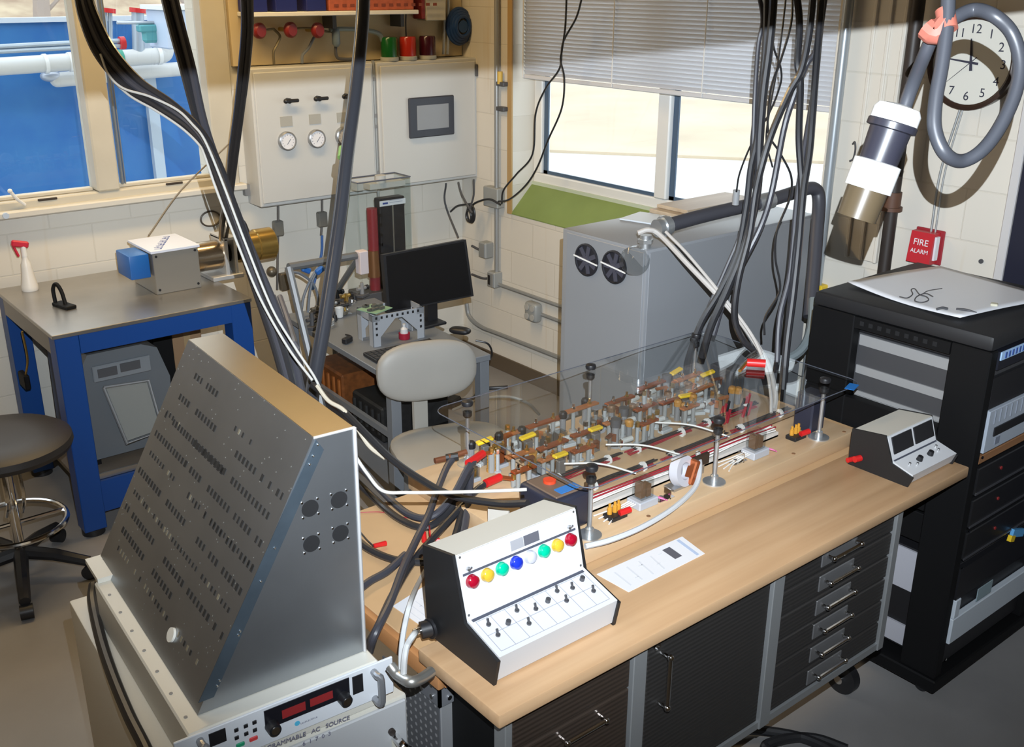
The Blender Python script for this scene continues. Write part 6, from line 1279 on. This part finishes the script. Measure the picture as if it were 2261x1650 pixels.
# thick cables on the rear table
TZ = .912
def zrun(pts): return [Zp(px, py, z) for px, py, z in pts]
TC = 'thick black cables on the rear table'
tcs = [('thick black cable curving up to the upper red cable end', [(770, 1000, 1.0), (800, 1035, .955), (850, 1092, .93), (905, 1137, .93), (955, 1140, .945), (1000, 1095, .98), (1030, 1040, 1.02), (1048, 1015, 1.03)], CONDG),
       ('thick black cable beneath the one to the upper red end', [(770, 1045, .96), (820, 1095, .928), (880, 1145, .926), (940, 1165, .927), (990, 1130, .945), (1020, 1075, .99), (1040, 1035, 1.015)], CONDB),
       ('thick black cable from the lower red cable end, falling off the table edge', [(1082, 1062, .99), (1050, 1085, .975), (1005, 1135, .95), (955, 1190, .935), (905, 1250, .926), (862, 1325, .925), (835, 1385, .925), (812, 1425, .88)], CONDB),
       ('thick black cable with a bare copper lug, crossing the table to its edge', [(1000, 1012, 1.0), (985, 1035, .985), (965, 1085, .965), (945, 1140, .962), (918, 1195, .950), (890, 1255, .950), (862, 1330, .95), (828, 1400, .93), (815, 1440, .86)], CONDG),
       ('thick black cable passing along the table behind the coloured-lamp box', [(775, 1180, .935), (815, 1213, .928), (870, 1236, .926), (930, 1242, .926), (990, 1240, .926)], CONDB),
       ('short thick black cable bending from the vent box side onto the table', [(775, 1318, .925), (815, 1285, .926), (855, 1262, .926), (895, 1225, .930)], CONDG),
       ('thick black cable standing down from the red ends, left of its twin', [(1035, 1045, 1.005), (1030, 1090, .97), (1018, 1140, .945), (1003, 1190, .928), (985, 1230, .926)], CONDB),
       ('thick black cable standing down from the red ends, right of its twin', [(1040, 1040, 1.005), (1036, 1090, .975), (1030, 1140, .95), (1022, 1185, .93), (1012, 1225, .926)], CONDG)]
for lb, pts, mt in tcs: cable('power_lead', lb, 'cable', zrun(pts), .0105, mt, TC, 10)
for k, (p, q, e, lb) in enumerate((((1034, 1024), (1066, 1002), (1085, 1000), 'upper red sleeved cable end bolted to the model near the chair'), ((1072, 1068), (1104, 1054), (1135, 1058), 'lower red sleeved cable end near the white cable connector'))):
    z = 1.03 if k == 0 else .99; t = thing('cable_end', lb, 'cable end', Zp(*p, z)); B().cyl(Zp(*p, z), Zp(*q, z), .0125, seg=14).build('sleeve', RED, t); b = B(); b.box((Zp(*q, z) + Zp(*e, z)) / 2, ((Zp(*e, z) - Zp(*q, z)).length * 1.1, .02, .004), rot=(Zp(*e, z) - Zp(*q, z)).to_track_quat('X', 'Z').to_matrix().to_4x4()); b.build('lug', COPPER, t)
    B().cyl(Zp(*e, z), Zp(*e, z) + V((0, 0, .016)), .008, seg=6).build('bolt', BRASS, t)
    pe = Zp(*e, z); B().cyl((pe.x, pe.y, .966), (pe.x, pe.y, z), .010, seg=10).build('standoff', M('clear_standoff', (.38, .385, .37), .2, trans=.3), t)
t = thing('cable_lug', 'bare brown copper lug pair sticking out toward the chair seat', 'lug', Zp(985, 1015, 1.0))
b = B(); b.cyl(Zp(960, 1018, 1.0), Zp(995, 1010, 1.0), .009, seg=10); b.cyl(Zp(990, 1010, 1.005), Zp(1030, 998, 1.01), .009, seg=10); b.build('lug', M('copper_brown', (.26, .10, .05), .4, .6), t); b = B(); b.cyl(Zp(985, 1012, 1.0), Zp(1012, 1008, 1.005), .013, seg=10); b.build('sleeve', BLACK, t)
cable('white_lead', 'white cable with square bend crossing over the thick cables to the connector plate', 'cable', [Dp(785, 1008, 2.5), Dp(810, 1045, 2.5), Dp(845, 1084, 2.5), Dp(900, 1088, 2.5), Dp(1000, 1087, 2.5), Dp(1100, 1084, 2.5), Dp(1163, 1081, 2.5)], .0042, M('cable_offwhite', (.56, .54, .50), .5))
for k, (p, q) in enumerate((((825, 1206), (852, 1200)), ((936, 1176), (937, 1196)), ((950, 1192), (970, 1194)))):
    t = thing('test_lead', ('red banana plug on a black lead beside the vent box edge', 'upright red banana plug behind the coloured-lamp box', 'lying red banana plug behind the coloured-lamp box')[k], 'plug', Zp(*p, .925), group='red banana plugs on the rear table'); z = .925 if k != 1 else .95
    B().cyl(Zp(*p, z), Zp(*q, .921), .006, .0075, seg=10).build('plug', RED, t)
    pp = Zp(*p, z); b = B(); e = [pp, Zp(p[0] - 15, p[1] - 14, .921), Zp(p[0] - 32, p[1] - 34, .918)] if k == 0 else [pp, Zp(p[0] - 1, p[1] - 18, .96), Zp(p[0] - 2, p[1] - 30, .935)]
    b.tube(e, .0025, 5); b.build('lead', BLACK if k == 0 else RED, t)
cable('test_wire', 'thin red wire lying across the rear table from the vent box to the thick cables', 'wire', zrun([(795, 1132, .915), (840, 1131, .915), (880, 1140, .915), (930, 1150, .915)]), .0013, M('wire_dark_red', (.30, .02, .02), .5))

# right-hand bundle from the ceiling to the model
RB = 'ceiling cables over the model'
rb = [([(1694, -30), (1692, 68), (1686, 153), (1679, 221), (1672, 305), (1658, 373), (1648, 458), (1628, 560), (1592, 640), (1550, 710), (1524, 780), (1518, 815)], 3.45, 3.75, .0125, 'over the model, thick, slanting to the cover back corner'),
      ([(1709, -30), (1705, 40), (1697, 119), (1686, 204), (1678, 305), (1672, 424), (1645, 540), (1606, 640), (1570, 720), (1550, 790)], 3.4, 3.7, .014, 'over the model, thickest of the left cluster'),
      ([(1672, -30), (1684, 41), (1674, 102), (1667, 204), (1664, 289), (1661, 380), (1640, 500), (1600, 600), (1560, 690), (1535, 770)], 3.5, 3.75, .008, 'over the model, thinner, leftmost against the blind'),
      ([(1757, -30), (1765, 51), (1761, 136), (1767, 187), (1764, 305), (1770, 407), (1767, 475), (1757, 560), (1745, 680), (1732, 800), (1726, 850)], 3.4, 3.5, .012, 'over the model, in the middle, hanging straight'),
      ([(1797, -30), (1787, 68), (1770, 153), (1743, 204), (1706, 289), (1682, 367), (1668, 430), (1655, 520), (1630, 620), (1622, 700), (1640, 750), (1668, 775)], 3.35, 3.62, .012, 'over the model, crossing from the right cluster to the left one'),
      ([(1813, -30), (1804, 102), (1780, 143), (1750, 221), (1730, 289), (1704, 424), (1680, 500), (1640, 580), (1600, 660), (1575, 740)], 3.42, 3.7, .011, 'over the model, second cable crossing left from the right cluster'),
      ([(1816, -30), (1804, 119), (1794, 255), (1787, 339), (1774, 424), (1764, 540), (1752, 650), (1738, 760), (1730, 860)], 3.38, 3.46, .012, 'over the model, outermost right, reaching its near corner'),
      ([(1700, -30), (1698, 60), (1684, 160), (1668, 260), (1662, 340), (1668, 430), (1648, 540), (1620, 640)], 3.55, 3.72, .011, 'over the model, tucked behind the left cluster'),
      ([(1825, -30), (1812, 60), (1800, 180), (1776, 330), (1760, 440), (1745, 600), (1722, 700), (1716, 800)], 3.46, 3.5, .010, 'over the model, last on the window conduit side')]
for k, (pts, d0, d1, r, lb) in enumerate(rb): cable('hanging_cable', 'black cable ' + lb, 'cable', run(pts, d0, d1), r, (CONDB, CONDG)[k % 3 == 2], RB, 9)
rt_ = [([(1703, 20), (1708, 102), (1723, 146), (1723, 187), (1696, 255), (1662, 312), (1634, 380), (1626, 424)], 3.6, 3.9, .0038, 'thin black wire bulging from the left cluster, ending at the plywood boards'),
       ([(1750, -30), (1747, 51), (1723, 136), (1702, 197), (1696, 289), (1723, 339), (1747, 390), (1743, 440), (1716, 509), (1712, 570), (1722, 640), (1690, 700), (1688, 740)], 3.6, 3.5, .0042, 'thin black wire wandering between the clusters down to the cover'),
       ([(1737, -20), (1728, 60), (1716, 150), (1700, 240), (1692, 310), (1706, 370)], 3.62, 3.7, .0035, 'short thin black wire behind the middle cable')]
for pts, d0, d1, r, lb in rt_: cable('thin_wire', lb, 'wire', run(pts, d0, d1), r, RUBBER, None, 6)
p = Dp(1625, 436, 3.92); tag(B().cyl(p + V((0, 0, -.028)), p + V((0, 0, .028)), .013).build('wire_plug', M('plug_grey', (.30, .31, .32), .5)), 'small grey plug hanging at the thin wire end above the plywood boards', 'plug')

# hanging plug with coiled cord in front of the clock
pd = 2.0; CORD = M('cord_slate', (.045, .048, .058), .4)
t = thing('hanging_plug', 'big white and black power plug on a looped grey cord, hanging before the clock', 'plug', Dp(2068, 70, pd))
lp = [(2094, -60), (2092, 40), (2080, 140), (2066, 220), (2064, 285), (2086, 338), (2122, 356), (2165, 335), (2205, 285), (2240, 210), (2252, 140), (2235, 75), (2195, 35), (2150, 22), (2105, 42), (2062, 80), (2036, 135), (2012, 195), (1993, 250)]
def loopd(k): return pd + (.03 if k > 12 else 0) * (1 if k < 17 else 0) - (.02 if k < 6 else 0)
b = B(); b.tube([Dp(px, py, loopd(k)) for k, (px, py) in enumerate(lp)], .0135, 12, 8); b.build('cord', CORD, t)
b = B(); b.tube([Dp(2045, 62, pd + .005), Dp(2066, 75, pd - .004), Dp(2090, 48, pd - .012)], .021, 10, 4); b.cyl(Dp(2086, 22, pd - .01), Dp(2094, 66, pd - .018), .018); lab(b.build('tape_wrap', M('tape_salmon', (.33, .10, .07), .6), t), 'salmon-orange tape wrap')
a0 = Dp(1985, 238, pd); a1 = Dp(1890, 484, pd + .06); ax_ = (a1 - a0).normalized(); L_ = (a1 - a0).length
B().lathe([(.020, 0), (.040, .004), (.046, .014), (.046, .034), (0, .034)], a0 - ax_ * .006, ax_, 28).build('end_cap', M('plug_white', (.74, .74, .72), .4), t)
B().lathe([(.046, .034), (.048, .036), (.048, .048), (.040, .05), (.037, .118), (0, .118)], a0 - ax_ * .006, ax_, 28).build('body', M('plug_body_black', (.022, .022, .032), .35), t)
B().lathe([(.038, .112), (.046, .114), (.046, .168), (0, .168)], a0 - ax_ * .006, ax_, 28).build('ring', MATS['plug_white'], t)
B().lathe([(.040, .168), (.0385, L_ + .004), (.035, L_ + .004), (.034, L_ - .02), (0, L_ - .02)], a0 - ax_ * .006, ax_, 28).build('shroud', M('shroud_amber', (.075, .055, .032), .3), t)

# hoses on the floor at the front
b = B(); b.tube([Zp(px, py, .028) for px, py in ((1560, 1622), (1650, 1612), (1740, 1622), (1800, 1640), (1840, 1665), (1800, 1690), (1720, 1668), (1690, 1648), (1745, 1630), (1805, 1632), (1870, 1655))], .017, 10)
tag(b.build('coiled_hose', RUBBER), 'black hose coiled on the floor in front of the drawers', 'hose')
